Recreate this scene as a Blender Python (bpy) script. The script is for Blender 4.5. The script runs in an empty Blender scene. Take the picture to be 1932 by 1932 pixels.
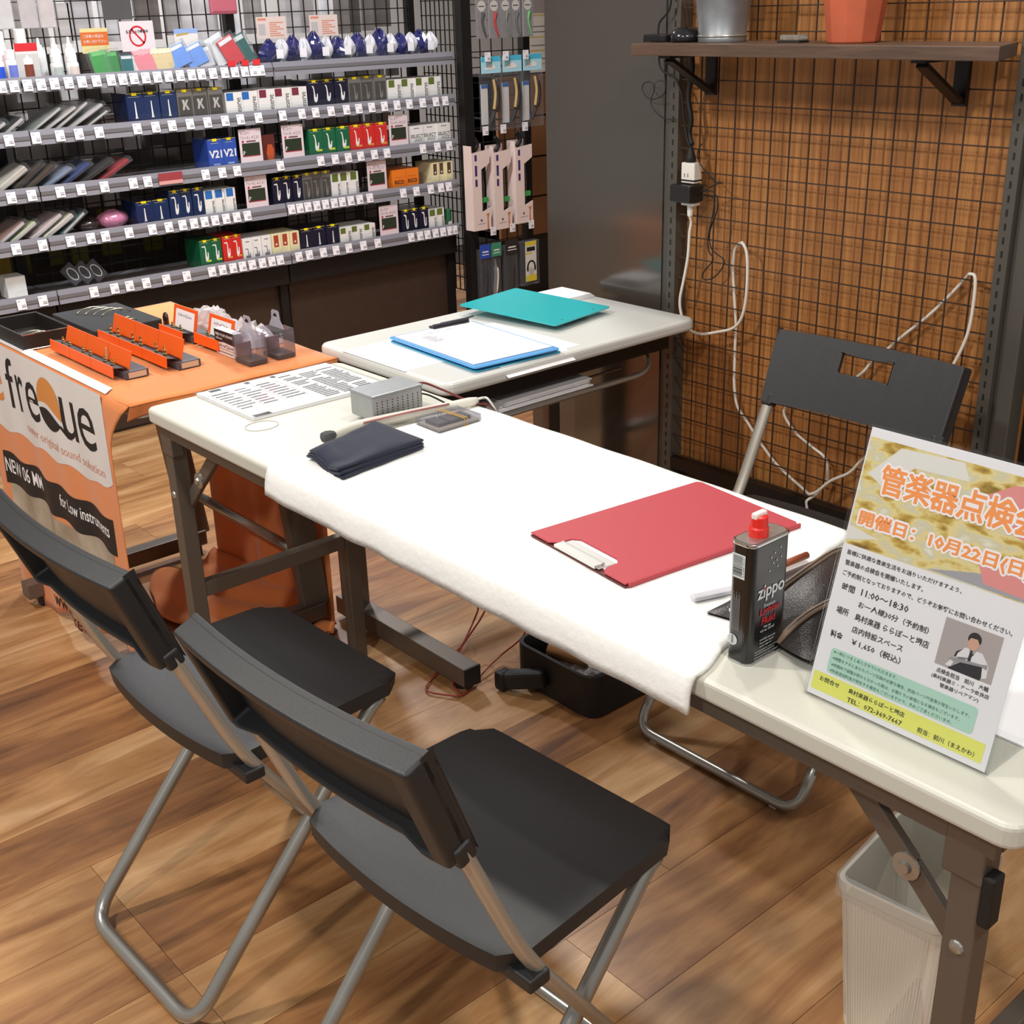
import bpy, math, random
from mathutils import Vector, Matrix
random.seed(7)
S = bpy.context.scene
COL = S.collection
# ---------------------------------------------------------------- camera
cam_d = bpy.data.cameras.new('camera'); cam = bpy.data.objects.new('camera', cam_d); COL.objects.link(cam)
cam_d.sensor_width = 36.0; cam_d.lens = 42.751; cam_d.clip_start = 0.02; cam_d.clip_end = 60
_r = (0.655824, 0.754426, -0.027149); _d = (0.276290, -0.273336, -0.921385); _f = (-0.702538, 0.596766, -0.387701)
cam.matrix_world = Matrix(((_r[0], -_d[0], -_f[0], 1.94972), (_r[1], -_d[1], -_f[1], -2.20720), (_r[2], -_d[2], -_f[2], 1.41006), (0, 0, 0, 1)))
S.camera = cam
# ---------------------------------------------------------------- world, lights, exposure
S.view_settings.view_transform = 'Standard'; S.view_settings.look = 'None'; S.view_settings.gamma = 1.0
S.view_settings.use_curve_mapping = False; S.view_settings.exposure = 0.0
wd = bpy.data.worlds.new('store_ambience'); S.world = wd; wd.use_nodes = True
wd.node_tree.nodes['Background'].inputs[0].default_value = (1.0, 0.97, 0.93, 1); wd.node_tree.nodes['Background'].inputs[1].default_value = 0.34
def downlight(x, y, z, watts, size=0.12, color=(1, 0.95, 0.88), aim=None, cone=110, blend=0.6):
    d = bpy.data.lights.new('overhead_spot', 'SPOT'); d.energy = watts; d.shadow_soft_size = size / 2; d.color = color
    d.spot_size = math.radians(cone); d.spot_blend = blend
    o = bpy.data.objects.new('overhead_spot', d); COL.objects.link(o); o.location = (x, y, z)
    if aim: o.rotation_euler = (Vector(aim) - Vector((x, y, z))).to_track_quat('-Z', 'Y').to_euler()
    return o
downlight(0.75, -0.40, 2.85, 54, aim=(0.7, -1.0, 0.6), cone=100)            # over the long table
downlight(-1.1, 0.30, 2.85, 118, size=.16, aim=(0.2, -1.2, 0.2), cone=120)     # aisle by the racks
downlight(2.6, -1.75, 2.85, 105, size=.16, aim=(0.6, -0.9, 0.5), cone=110)     # behind the camera, right
downlight(1.5, -3.4, 2.85, 120, size=.16, aim=(1.0, -1.2, 0.2), cone=110)      # behind the camera
downlight(-0.9, -0.3, 2.85, 210, size=.3, aim=(-2.2, -0.1, 0.9), cone=100, color=(0.96, 0.97, 1))   # washing the racks
downlight(-0.5, -2.5, 2.85, 170, size=.2, aim=(-0.3, -1.4, 0.2), cone=120)  # added fill, no known fixture: brightens the banner and the floor at lower left
downlight(-3.0, 0.4, 2.85, 260, size=.3, cone=140, color=(0.96, 0.97, 1))  # added fill beyond the racks, brightens the goods behind the wire
# ---------------------------------------------------------------- helpers
def lin(c):
    if isinstance(c, str):
        c = [int(c[i:i + 2], 16) / 255 for i in (0, 2, 4)]
        c = [(v / 12.92 if v <= .04045 else ((v + .055) / 1.055) ** 2.4) for v in c]
    return (c[0], c[1], c[2], 1)
MATS = {}
def mat(name, col, rough=.5, metal=0, noise=0, nscale=40, bump=0, bscale=200, spec=.5, coat=0, stretch=(1, 1, 1), col2=None, alpha=1, trans=0, emit=0, sheen=0):
    if name in MATS: return MATS[name]
    m = bpy.data.materials.new(name); m.use_nodes = True; nt = m.node_tree; b = nt.nodes['Principled BSDF']
    b.inputs['Base Color'].default_value = lin(col); b.inputs['Roughness'].default_value = rough; b.inputs['Metallic'].default_value = metal
    b.inputs['Specular IOR Level'].default_value = spec; b.inputs['Coat Weight'].default_value = coat; b.inputs['Coat Roughness'].default_value = .1
    b.inputs['Transmission Weight'].default_value = trans; b.inputs['Alpha'].default_value = alpha; b.inputs['Sheen Weight'].default_value = sheen
    if noise or bump:
        tc = nt.nodes.new('ShaderNodeTexCoord'); mp = nt.nodes.new('ShaderNodeMapping'); mp.inputs['Scale'].default_value = stretch
        nt.links.new(tc.outputs['Object'], mp.inputs[0])
    if noise:
        n = nt.nodes.new('ShaderNodeTexNoise'); n.inputs['Scale'].default_value = nscale; n.inputs['Detail'].default_value = 4
        nt.links.new(mp.outputs[0], n.inputs['Vector'])
        r = nt.nodes.new('ShaderNodeValToRGB'); c = lin(col); c2 = lin(col2) if col2 else tuple(v * (1 - noise) for v in c[:3]) + (1,)
        r.color_ramp.elements[0].color = c2; r.color_ramp.elements[1].color = c
        r.color_ramp.elements[0].position = .32; r.color_ramp.elements[1].position = .68
        nt.links.new(n.outputs[0], r.inputs[0]); nt.links.new(r.outputs[0], b.inputs['Base Color'])
    if bump:
        n2 = nt.nodes.new('ShaderNodeTexNoise'); n2.inputs['Scale'].default_value = bscale; nt.links.new(mp.outputs[0], n2.inputs['Vector'])
        bp = nt.nodes.new('ShaderNodeBump'); bp.inputs['Strength'].default_value = bump; bp.inputs['Distance'].default_value = .002
        nt.links.new(n2.outputs[0], bp.inputs['Height']); nt.links.new(bp.outputs[0], b.inputs['Normal'])
    MATS[name] = m; return m
def clear(name, tint='FFFFFF', gloss=.25, rough=.08, film=0.0):
    """thin clear plastic: see-through with a surface sheen"""
    if name in MATS: return MATS[name]
    m = bpy.data.materials.new(name); m.use_nodes = True; nt = m.node_tree; nt.nodes.clear()
    o = nt.nodes.new('ShaderNodeOutputMaterial'); t = nt.nodes.new('ShaderNodeBsdfTransparent'); t.inputs[0].default_value = lin(tint)
    g = nt.nodes.new('ShaderNodeBsdfGlossy'); g.inputs['Roughness'].default_value = rough; mx = nt.nodes.new('ShaderNodeMixShader')
    lw = nt.nodes.new('ShaderNodeLayerWeight'); lw.inputs[0].default_value = .2
    ma = nt.nodes.new('ShaderNodeMath'); ma.operation = 'MULTIPLY_ADD'; ma.inputs[1].default_value = gloss; ma.inputs[2].default_value = .02
    nt.links.new(lw.outputs['Fresnel'], ma.inputs[0]); nt.links.new(ma.outputs[0], mx.inputs[0])
    nt.links.new(t.outputs[0], mx.inputs[1]); nt.links.new(g.outputs[0], mx.inputs[2])
    last = mx
    if film:
        df = nt.nodes.new('ShaderNodeBsdfDiffuse'); df.inputs[0].default_value = lin('E4E6EA'); m2 = nt.nodes.new('ShaderNodeMixShader'); m2.inputs[0].default_value = film
        nt.links.new(mx.outputs[0], m2.inputs[1]); nt.links.new(df.outputs[0], m2.inputs[2]); last = m2
    nt.links.new(last.outputs[0], o.inputs[0]); MATS[name] = m; return m

def ploc(o):
    v = Vector((0, 0, 0))
    while o is not None: v += Vector(o.location); o = o.parent
    return v
class MB:
    def __init__(s): s.v = []; s.f = []; s.m = []; s.cur = 0
    def add(s, vs, fs):
        n = len(s.v); s.v += [tuple(a) for a in vs]; s.f += [tuple(i + n for i in f) for f in fs]; s.m += [s.cur] * len(fs); return s
    def mi(s, i): s.cur = i; return s
    def box(s, x0, x1, y0, y1, z0, z1, M=None):
        vs = [Vector((x, y, z)) for z in (z0, z1) for y in (y0, y1) for x in (x0, x1)]
        if M is not None: vs = [M @ v for v in vs]
        return s.add(vs, [(0, 2, 3, 1), (4, 5, 7, 6), (0, 1, 5, 4), (2, 6, 7, 3), (0, 4, 6, 2), (1, 3, 7, 5)])
    def bar(s, a, b, w, h, up=(0, 0, 1)):
        a = Vector(a); b = Vector(b); t = (b - a).normalized(); u = Vector(up); sd = t.cross(u)
        if sd.length < 1e-5: sd = t.cross(Vector((1, 0, 0)))
        sd.normalize(); u = sd.cross(t)
        vs = [p + sd * i * w / 2 + u * j * h / 2 for p in (a, b) for i, j in ((-1, -1), (1, -1), (1, 1), (-1, 1))]
        return s.add(vs, [(0, 1, 2, 3), (7, 6, 5, 4), (0, 4, 5, 1), (1, 5, 6, 2), (2, 6, 7, 3), (3, 7, 4, 0)])
    def tube(s, pts, r, n=8, closed=False, flat=1.0, up=None):
        P = [Vector(p) for p in pts]; N = len(P); rings = []; prev = None
        for i in range(N):
            if closed: t = P[(i + 1) % N] - P[i - 1]
            else: t = P[min(i + 1, N - 1)] - P[max(i - 1, 0)]
            t.normalize()
            if prev is None:
                a = Vector(up) if up else (Vector((0, 0, 1)) if abs(t.z) < .9 else Vector((1, 0, 0)))
            else: a = prev
            a = (a - t * a.dot(t)); a.normalize(); prev = a; b = t.cross(a)
            rr = r[i] if isinstance(r, (list, tuple)) else r
            rings.append([P[i] + a * rr * math.cos(2 * math.pi * k / n) + b * rr * flat * math.sin(2 * math.pi * k / n) for k in range(n)])
        vs = [v for R in rings for v in R]; fs = []
        for i in range(N if closed else N - 1):
            j = (i + 1) % N
            for k in range(n): fs.append((i * n + k, i * n + (k + 1) % n, j * n + (k + 1) % n, j * n + k))
        if not closed: fs.append(tuple(range(n - 1, -1, -1))); fs.append(tuple((N - 1) * n + k for k in range(n)))
        return s.add(vs, fs)
    def lathe(s, prof, c=(0, 0, 0), n=24, ax='z', sq=1.0):
        vs = []; fs = []
        for r, z in prof:
            for k in range(n):
                a = 2 * math.pi * k / n; x = r * math.cos(a); y = r * math.sin(a)
                p = (x, y * sq, z) if ax == 'z' else ((z, x, y * sq) if ax == 'x' else (x, z, y * sq))
                vs.append((p[0] + c[0], p[1] + c[1], p[2] + c[2]))
        for i in range(len(prof) - 1):
            for k in range(n): fs.append((i * n + k, i * n + (k + 1) % n, (i + 1) * n + (k + 1) % n, (i + 1) * n + k))
        fs.append(tuple(range(n - 1, -1, -1))); fs.append(tuple((len(prof) - 1) * n + k for k in range(n)))
        return s.add(vs, fs)
    def prism(s, poly, fn, w0, w1):
        """poly in (u,v); fn(u,v,w) -> point; extruded from w0 to w1"""
        n = len(poly); vs = [fn(u, v, w0) for u, v in poly] + [fn(u, v, w1) for u, v in poly]
        fs = [tuple(range(n - 1, -1, -1)), tuple(range(n, 2 * n))] + [(i, (i + 1) % n, n + (i + 1) % n, n + i) for i in range(n)]
        return s.add(vs, fs)
    def sheet(s, fn, nu, nv, skip=None):
        vs = [fn(i / nu, j / nv) for j in range(nv + 1) for i in range(nu + 1)]; fs = []
        for j in range(nv):
            for i in range(nu):
                if skip and skip(i, j): continue
                a = j * (nu + 1) + i; fs.append((a, a + 1, a + nu + 2, a + nu + 1))
        return s.add(vs, fs)
    def mesh(s, name, mats, off=(0, 0, 0), smooth=False):
        me = bpy.data.meshes.new(name); o = Vector(off)
        me.from_pydata([tuple(Vector(v) - o) for v in s.v], [], s.f)
        for m in (mats if isinstance(mats, (list, tuple)) else [mats]): me.materials.append(m)
        me.polygons.foreach_set('material_index', s.m)
        if smooth: me.polygons.foreach_set('use_smooth', [True] * len(s.f))
        me.update(); return me
    def build(s, name, mats, parent=None, rel=True, smooth=False, bevel=0, seg=2, subsurf=0, solid=0, **tags):
        off = ploc(parent) if (parent is not None and rel) else (0, 0, 0)
        me = s.mesh(name, mats, off, smooth); return link(name, me, parent, bevel, seg, subsurf, solid, **tags)
def link(name, me, parent=None, bevel=0, seg=2, subsurf=0, solid=0, loc=None, rot=None, **tags):
    o = bpy.data.objects.new(name, me); COL.objects.link(o); o.parent = parent
    if loc: o.location = loc
    if rot: o.rotation_euler = rot
    if solid: md = o.modifiers.new('s', 'SOLIDIFY'); md.thickness = solid; md.offset = 0
    if bevel: md = o.modifiers.new('b', 'BEVEL'); md.width = bevel; md.segments = seg; md.limit_method = 'ANGLE'; md.angle_limit = .6
    if subsurf: md = o.modifiers.new('u', 'SUBSURF'); md.levels = subsurf; md.render_levels = subsurf
    for k, v in tags.items(): o[k] = v
    return o
def thing(name, label, category, loc=(0, 0, 0), rz=0, group=None, kind=None):
    o = bpy.data.objects.new(name, None); COL.objects.link(o); o.location = loc; o.rotation_euler = (0, 0, rz); o.empty_display_size = .05
    if label: o['label'] = label
    if category: o['category'] = category
    if group: o['group'] = group
    if kind: o['kind'] = kind
    return o
def dup(root, loc, rz=None, label=None, group=None, parent=None):
    r = root.copy(); COL.objects.link(r); r.location = loc
    if rz is not None: r.rotation_euler = (0, 0, rz)
    if label: r['label'] = label
    if group: r['group'] = group
    for ch in root.children:
        c = ch.copy(); COL.objects.link(c); c.parent = r
        for g in ch.children:
            d = g.copy(); COL.objects.link(d); d.parent = c
    return r
TCACHE = {}
def textmesh(body, bold=0.0, res=2):
    k = (body, bold, res)
    if k not in TCACHE:
        c = bpy.data.curves.new('t', 'FONT'); c.body = body; c.size = 1; c.resolution_u = res; c.fill_mode = 'FRONT'; c.offset = bold
        o = bpy.data.objects.new('t', c); m = bpy.data.meshes.new_from_object(o)
        vs = [v.co.copy() for v in m.vertices]; fs = [tuple(p.vertices) for p in m.polygons]
        x0 = min(v.x for v in vs); x1 = max(v.x for v in vs); y0 = min(v.y for v in vs); y1 = max(v.y for v in vs)
        TCACHE[k] = ([((v.x - x0) / (x1 - x0), (v.y - y0) / (y1 - y0)) for v in vs], fs, (x1 - x0) / (y1 - y0))
        bpy.data.objects.remove(o); bpy.data.curves.remove(c); bpy.data.meshes.remove(m)
    return TCACHE[k]
def put_text(mb, body, fn, u0, v0, w, h, bold=0.0, slant=0, lift=.0004, rot90=False, res=2):
    uv, fs, asp = textmesh(body, bold, res)
    if h is None: h = w / asp
    if w is None: w = h * asp
    if rot90: pts = [fn(u0 + (1 - b) * w, v0 + a * h, lift) for a, b in uv]   # text running upwards
    else: pts = [fn(u0 + a * w + slant * b * h, v0 + b * h, lift) for a, b in uv]
    mb.add(pts, fs); return w
def rect(mb, fn, u0, v0, u1, v1, lift=.0002):
    mb.add([fn(u0, v0, lift), fn(u1, v0, lift), fn(u1, v1, lift), fn(u0, v1, lift)], [(0, 1, 2, 3)])
def poly(mb, fn, pts, lift=.0003):
    mb.add([fn(u, v, lift) for u, v in pts], [tuple(range(len(pts)))])
def rrect(x0, x1, y0, y1, r, n=5):
    P = []
    for cx, cy, a0 in ((x1 - r, y1 - r, 0), (x0 + r, y1 - r, 90), (x0 + r, y0 + r, 180), (x1 - r, y0 + r, 270)):
        for k in range(n + 1): a = math.radians(a0 + 90 * k / n); P.append((cx + r * math.cos(a), cy + r * math.sin(a)))
    return P
def smooth_path(P, n=6):
    P = [Vector(p) for p in P]; out = []
    for i in range(len(P) - 1):
        p0 = P[max(i - 1, 0)]; p1 = P[i]; p2 = P[i + 1]; p3 = P[min(i + 2, len(P) - 1)]
        for k in range(n):
            t = k / n; out.append(.5 * ((2 * p1) + (p2 - p0) * t + (2 * p0 - 5 * p1 + 4 * p2 - p3) * t * t + (3 * p1 - p0 - 3 * p2 + p3) * t ** 3))
    return out + [P[-1]]
def bend(P, r=.03, n=5):
    """polyline with rounded corners"""
    P = [Vector(p) for p in P]; out = [P[0]]
    for i in range(1, len(P) - 1):
        a = (P[i - 1] - P[i]); b = (P[i + 1] - P[i]); q = min(r, a.length * .45, b.length * .45)
        p0 = P[i] + a.normalized() * q; p2 = P[i] + b.normalized() * q
        for k in range(n + 1): t = k / n; out.append((1 - t) ** 2 * p0 + 2 * t * (1 - t) * P[i] + t * t * p2)
    return out + [P[-1]]
XY = lambda z: (lambda u, v, w: Vector((u, v, z + w)))
def wallfn(y0): return lambda u, v, w: Vector((u, y0 - w, v))       # faces -Y
def rackfn(x0): return lambda u, v, w: Vector((x0 + w, u, v))       # faces +X
# ---------------------------------------------------------------- materials
WHITE = mat('white_laminate', 'CBCABF', .38, noise=.03, nscale=300)
WHITE2 = mat('white_table_top', 'D2D2CE', .3)
BLACKP = mat('black_plastic', '262628', .42, spec=.5, bump=.15, bscale=900)
BLACK = mat('black_matte', '141312', .6)
DARKM = mat('dark_brown_metal', '6E655C', .42, metal=.45)
DARKM2 = mat('black_metal', '25211F', .4, metal=.4)
STEEL = mat('grey_steel_tube', 'AEACA6', .3, metal=.75)
CHROME = mat('chrome', 'C9C9C9', .12, metal=1)
ORANGE = mat('orange_cloth', 'DE8444', .85, noise=.08, nscale=12, bump=.1, bscale=700, sheen=.2)
ORANGE_B = mat('orange_card', 'EE5E12', .5)
ORANGE_T = mat('orange_ink', 'E08A45', .7)
WHITEP = mat('white_paper', 'F0EFF2', .7)
INK = mat('black_ink', '1C181A', .6)
GREYINK = mat('grey_ink', '74747C', .7)
REDINK = mat('red_ink', 'C8202A', .6)
PINKINK = mat('faded_red_ink', 'D99A82', .7)
WCLOTH = mat('white_cotton_cloth', 'F4F4F2', .95, bump=.5, bscale=90)
ACR = clear('clear_acrylic', 'FDFEFE', .22, .03)
BAG = clear('clear_film', 'FAFBFC', .3, .12, film=.04)
CASEP = clear('clear_blister_plastic', 'E2E2EA', .55, .08, film=.06)
# ================================================================ THE SETTING
def wood_mat(name, ramp, stretch, nscale, rough, coat=0.0, spec=.5, bump=.05, perobj=True):
    m = bpy.data.materials.new(name); m.use_nodes = True; nt = m.node_tree; b = nt.nodes['Principled BSDF']; L = nt.links.new
    tc = nt.nodes.new('ShaderNodeTexCoord'); mp = nt.nodes.new('ShaderNodeMapping'); mp.inputs['Scale'].default_value = stretch
    oi = nt.nodes.new('ShaderNodeObjectInfo'); ml = nt.nodes.new('ShaderNodeMath'); ml.operation = 'MULTIPLY'; ml.inputs[1].default_value = 37.0
    L(oi.outputs['Random'], ml.inputs[0]); L(ml.outputs[0], mp.inputs['Location']); L(tc.outputs['Object'], mp.inputs[0])
    n = nt.nodes.new('ShaderNodeTexNoise'); n.inputs['Scale'].default_value = nscale; n.inputs['Detail'].default_value = 6; n.inputs['Roughness'].default_value = .62; n.inputs['Distortion'].default_value = .6
    L(mp.outputs[0], n.inputs['Vector'])
    a = nt.nodes.new('ShaderNodeMath'); a.operation = 'MULTIPLY_ADD'; a.inputs[1].default_value = .30 if perobj else 0; L(oi.outputs['Random'], a.inputs[0])
    L(n.outputs[0], a.inputs[2])
    s2 = nt.nodes.new('ShaderNodeMath'); s2.operation = 'SUBTRACT'; s2.inputs[1].default_value = .15 if perobj else 0; L(a.outputs[0], s2.inputs[0])
    r = nt.nodes.new('ShaderNodeValToRGB'); cr = r.color_ramp
    while len(cr.elements) < len(ramp): cr.elements.new(.5)
    for e, (p, c) in zip(cr.elements, ramp): e.position = p; e.color = lin(c)
    L(s2.outputs[0], r.inputs[0]); L(r.outputs[0], b.inputs['Base Color'])
    b.inputs['Roughness'].default_value = rough; b.inputs['Coat Weight'].default_value = coat; b.inputs['Coat Roughness'].default_value = .22; b.inputs['Specular IOR Level'].default_value = spec
    bp = nt.nodes.new('ShaderNodeBump'); bp.inputs['Strength'].default_value = bump; bp.inputs['Distance'].default_value = .002; L(n.outputs[0], bp.inputs['Height']); L(bp.outputs[0], b.inputs['Normal'])
    MATS[name] = m; return m
FLOORM = wood_mat('laminate_floor', [(.22, '62402A'), (.40, '92643E'), (.56, 'B08254'), (.78, 'D0A87C')], (11, 1.5, 1), 1.4, .36, coat=.35)
WALLW = wood_mat('ribbed_wood_board', [(.25, '7A4A25'), (.5, 'A26A37'), (.75, 'BE864C')], (60, 3, 1.4), 1.6, .5, perobj=False)
SHELFW = wood_mat('shelf_wood', [(.25, '46342A'), (.6, '5E483A'), (.8, '6E5646')], (3, 40, 40), 2.0, .45, perobj=False)
PANELM = mat('dark_grey_panel', '443D37', .13, spec=1.0, coat=.5, bump=.05, bscale=600)
POSTM = mat('dark_grey_post', '5A5650', .4, metal=.3)
BASEM = mat('dark_brown_board', '3A2A20', .5, noise=.15, nscale=30)

mb = MB(); mb.box(-4.4, 3.4, -3.6, 4.4, -.06, -.004)
floor = mb.build('floor', BASEM, kind='structure', label='dark underlay of the plank floor')
pw = .178; plank_mesh = {}
def plank(x0, y0, y1):
    l = round(y1 - y0, 3); k = l
    if k not in plank_mesh:
        q = MB(); q.box(.0005, pw - .0005, .0005, l - .0005, -.004, 0); plank_mesh[k] = q.mesh('plank', FLOORM)
    link('plank', plank_mesh[k], floor, loc=(x0, y0, 0))
random.seed(3)
for i in range(-20, 17):
    x0 = -.081 + i * pw; y = -3.2 + random.choice([-1.1, -.85, -.6, -.35, -.1])
    while y < (3.6 if x0 < -1.2 else 1.2):
        plank(x0, max(y, -3.3), min(y + 1.2, 3.9)); y += 1.2
# far store walls, glimpsed through the wire backs
mb = MB(); mb.box(-4.2, -4.1, -3.3, 4.2, 0, 3.0); mb.build('wall_left', mat('pale_store_wall', 'B9B4B0', .8), kind='structure')
mb = MB(); mb.box(-4.1, 2.3, 3.9, 4.0, 0, 3.0); mb.build('wall_far', mat('tan_store_wall', '8C6A4C', .8), kind='structure')

# ---- the mesh-fronted wooden display wall (facing -Y)
wb = thing('wall_back', 'dark grey panel wall with slotted posts beside the wooden mesh board', None, (0, .05, 0), kind='structure')
mb = MB(); mb.box(-.468, -.06, .0, .05, .0, 2.2); mb.build('dark_panel', PANELM, wb)
for x0, x1, y0 in ((-.06, -.034, .004), (-.034, -.006, -.012)):
    mb = MB(); mb.box(x0, x1, y0, .05, 0, 2.2); mb.build('post', POSTM, wb, bevel=.002)
for x0, x1, y0 in ((.798, .824, -.012), (.824, .862, .004)):
    mb = MB(); mb.box(x0, x1, y0, .05, 0, 2.2); mb.build('post', POSTM, wb, bevel=.002)
for xc in (-.021, .811):
    mb = MB()
    for k in range(64): mb.box(xc - .002, xc + .002, -.0126, -.0115, .3 + k * .0255, .3 + k * .0255 + .013)
    mb.build('slot_row', BLACK, wb)
mb = MB(); mb.box(-.006, .798, .03, .05, .3, 2.2); mb.build('wood_board', WALLW, wb)
mb = MB(); mb.box(-.006, .798, -.01, .02, .296, .326); mb.build('bottom_rail', DARKM2, wb)
mb = MB(); mb.box(-.006, .798, .022, .05, .0, .3); mb.build('base_board', BASEM, wb)
def wires(x0, x1, z0, z1, px, pz, fn, r=.0016):
    q = MB(); n = int((x1 - x0) / px + .001); k = int((z1 - z0) / pz + .001)
    for i in range(n + 1):
        u = x0 + i * px; a = [fn(u + d * r, z, w * r) for z in (z0, z1) for d, w in ((-1, -1), (1, -1), (1, 1), (-1, 1))]
        q.add(a, [(0, 1, 5, 4), (1, 2, 6, 5), (2, 3, 7, 6), (3, 0, 4, 7)])
    for j in range(k + 1):
        v = z0 + j * pz; a = [fn(u, v + d * r, w * r + 2 * r) for u in (x0, x1) for d, w in ((-1, -1), (1, -1), (1, 1), (-1, 1))]
        q.add(a, [(0, 1, 5, 4), (1, 2, 6, 5), (2, 3, 7, 6), (3, 0, 4, 7)])
    return q
WIRE = mat('brown_black_wire', '46362C', .4, metal=.3)
q = wires(.05, .7505, .335, 1.835, .05, .05, wallfn(.0), .0013)
for j in range(31):
    z = .335 + j * .05; q.box(-.006, .06, -.0052, -.0018, z - .0013, z + .0013); q.box(.74, .798, -.0052, -.0018, z - .0013, z + .0013)
q.build('wire_mesh', WIRE, wb)
# side of the same fixture, receding beyond the right post
ws = thing('wall_side', 'wooden mesh-covered end of the display wall beyond the right post', None, (.862, .5, 0), kind='structure')
mb = MB(); mb.box(.84, .862, .055, 1.0, 0, 2.2); mb.build('wood_board', WALLW, ws)
wires(.11, .96, .335, 1.835, .05, .05, rackfn(.884), .0017).build('wire_mesh', WIRE, ws)
mb = MB(); mb.box(.862, .9, .062, .1, 0, 2.2); mb.build('post', DARKM2, ws)
# power outlet at the foot of the wall
t = thing('floor_outlet', 'black power outlet plate low on the base of the wooden wall', 'outlet', (.36, .018, .22))
mb = MB(); mb.box(.3, .42, .012, .022, .205, .245); mb.build('plate', DARKM2, t, bevel=.002)
mb = MB(); mb.box(.338, .362, -.012, .012, .212, .24); mb.build('white_plug', WHITEP, t, bevel=.004)

# ---- shelf board with brackets, and what stands on it
t = thing('wall_shelf', 'dark wooden shelf board on two black brackets above the wooden mesh wall', 'shelf', (.43, -.01, 1.29))
mb = MB(); mb.prism([(.008, -.185), (.852, -.185), (.79, -.008), (.008, -.008)], XY(1.294), 0, .024); mb.build('board', SHELFW, t, bevel=.0015)
for xc in (.088, .69):
    mb = MB(); mb.box(xc - .014, xc + .014, -.016, -.007, 1.205, 1.294); mb.box(xc - .014, xc + .014, -.165, -.007, 1.288, 1.294)
    mb.bar((xc, -.15, 1.284), (xc, -.014, 1.212), .024, .008)
    mb.build('bracket', DARKM2, t)
t = thing('metal_pot', 'grey galvanised metal pot at the left of the wooden shelf', 'pot', (.18, -.09, 1.318))
mb = MB(); mb.lathe([(.0495, 1.318), (.0505, 1.3195), (.0505, 1.328), (.0495, 1.330), (.0625, 1.455), (.066, 1.458), (.066, 1.463), (.059, 1.463), (.048, 1.33)], (.18, -.09, 0), 32)
mb.build('pot_body', mat('galvanised_metal', '9DA1A6', .4, metal=.7, noise=.2, nscale=30), t, smooth=True, bevel=0)
mb = MB(); mb.lathe([(.0515, 1.3285), (.0525, 1.3305), (.0515, 1.3325)], (.18, -.09, 0), 32); mb.build('ring', STEEL, t, smooth=True)
t = thing('terracotta_pot', 'orange-red terracotta plant pot on the wooden shelf', 'pot', (.5, -.09, 1.318))
mb = MB(); mb.lathe([(.046, 1.318), (.049, 1.320), (.066, 1.45), (.066, 1.462), (.06, 1.462), (.047, 1.33)], (.5, -.09, 0), 10)
mb.build('pot_body', mat('terracotta', 'C2603F', .75, noise=.12, nscale=25), t, bevel=.006)
mb = MB(); mb.lathe([(.069, 1.445), (.07, 1.447), (.07, 1.475), (.064, 1.475), (.064, 1.447)], (.5, -.09, 0), 10); mb.build('rim', MATS['terracotta'], t, bevel=.003)
t = thing('computer_mouse', 'round black computer mouse on the shelf against the metal pot', 'mouse', (.093, -.1, 1.318))
mb = MB(); mb.lathe([(.030, 1.318), (.0345, 1.322), (.034, 1.331), (.029, 1.341), (.018, 1.3475), (.004, 1.349)], (.093, -.1, 0), 20, sq=1.15)
mb.build('shell', mat('glossy_black', '1C1C20', .18, spec=.6), t, smooth=True)
mb = MB(); mb.tube(smooth_path([(.07, -.1, 1.326), (.05, -.07, 1.324), (.02, -.06, 1.321)]), .0018, 6); mb.build('cable', BLACK, t)
mb = MB(); mb.prism(rrect(-.02, .05, -.125, -.075, .012), XY(1.318), 0, .0155)
mb.build('black_charger', mat('black_satin', '18181A', .3), bevel=.003, label='flat black rounded device at the left end of the wooden shelf', category='device')
t = thing('tape_dispenser', 'small clear and black tape holder in the middle of the wooden shelf', 'tape', (.375, -.1, 1.318))
mb = MB(); mb.prism(rrect(.345, .40, -.125, -.085, .008), XY(1.318), 0, .004); mb.build('base', BLACK, t)
mb = MB(); mb.box(.35, .398, -.12, -.09, 1.322, 1.333); mb.build('clear_body', mat('clear_resin', 'D8D8D0', .1, trans=.8), t, bevel=.003)

# ---- adapter, black cords and the white extension cable hanging on the mesh
t = thing('power_tap', 'white power tap with black plug hanging on the mesh at the left post', 'power tap', (.05, -.02, .97))
mb = MB(); mb.box(.026, .066, -.034, -.007, 1.012, 1.058); mb.build('white_body', mat('white_plastic', 'E9E4DC', .35), t, bevel=.003)
mb = MB(); mb.box(.0255, .0665, -.0345, -.0065, 1.017, 1.0205); mb.build('black_seam', BLACK, t)
for k in (.036, .046): mb = MB(); mb.box(k, k + .0025, -.0347, -.0338, 1.026, 1.034); mb.build('socket_slot', GREYINK, t)
mb = MB(); mb.lathe([(.012, 1.058), (.0125, 1.068), (.008, 1.08), (.004, 1.095)], (.042, -.02, 0), 12); mb.build('black_plug', BLACK, t, smooth=True)
mb = MB(); mb.box(.028, .066, -.034, -.010, .962, .969); mb.lathe([(.005, .935), (.007, .94), (.008, .962)], (.046, -.021, 0), 10); mb.build('white_cable_head', MATS['white_plastic'], t, bevel=.002)
t = thing('black_adapter', 'black box-shaped power adapter below the white power tap', 'adapter', (.05, -.03, .97))
mb = MB(); mb.box(.012, .073, -.056, -.007, .971, 1.010); mb.build('case', mat('black_adapter_plastic', '1E1F21', .35), t, bevel=.003)
WCABLE = mat('white_cable', 'E4DDD2', .45)
def cable(name, P, r, m, label, parent=None, n=4, **k):
    mb = MB(); mb.tube(smooth_path(P, n), r, 7); return mb.build(name, m, parent, smooth=True, label=label, category='cable', **k)
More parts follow.
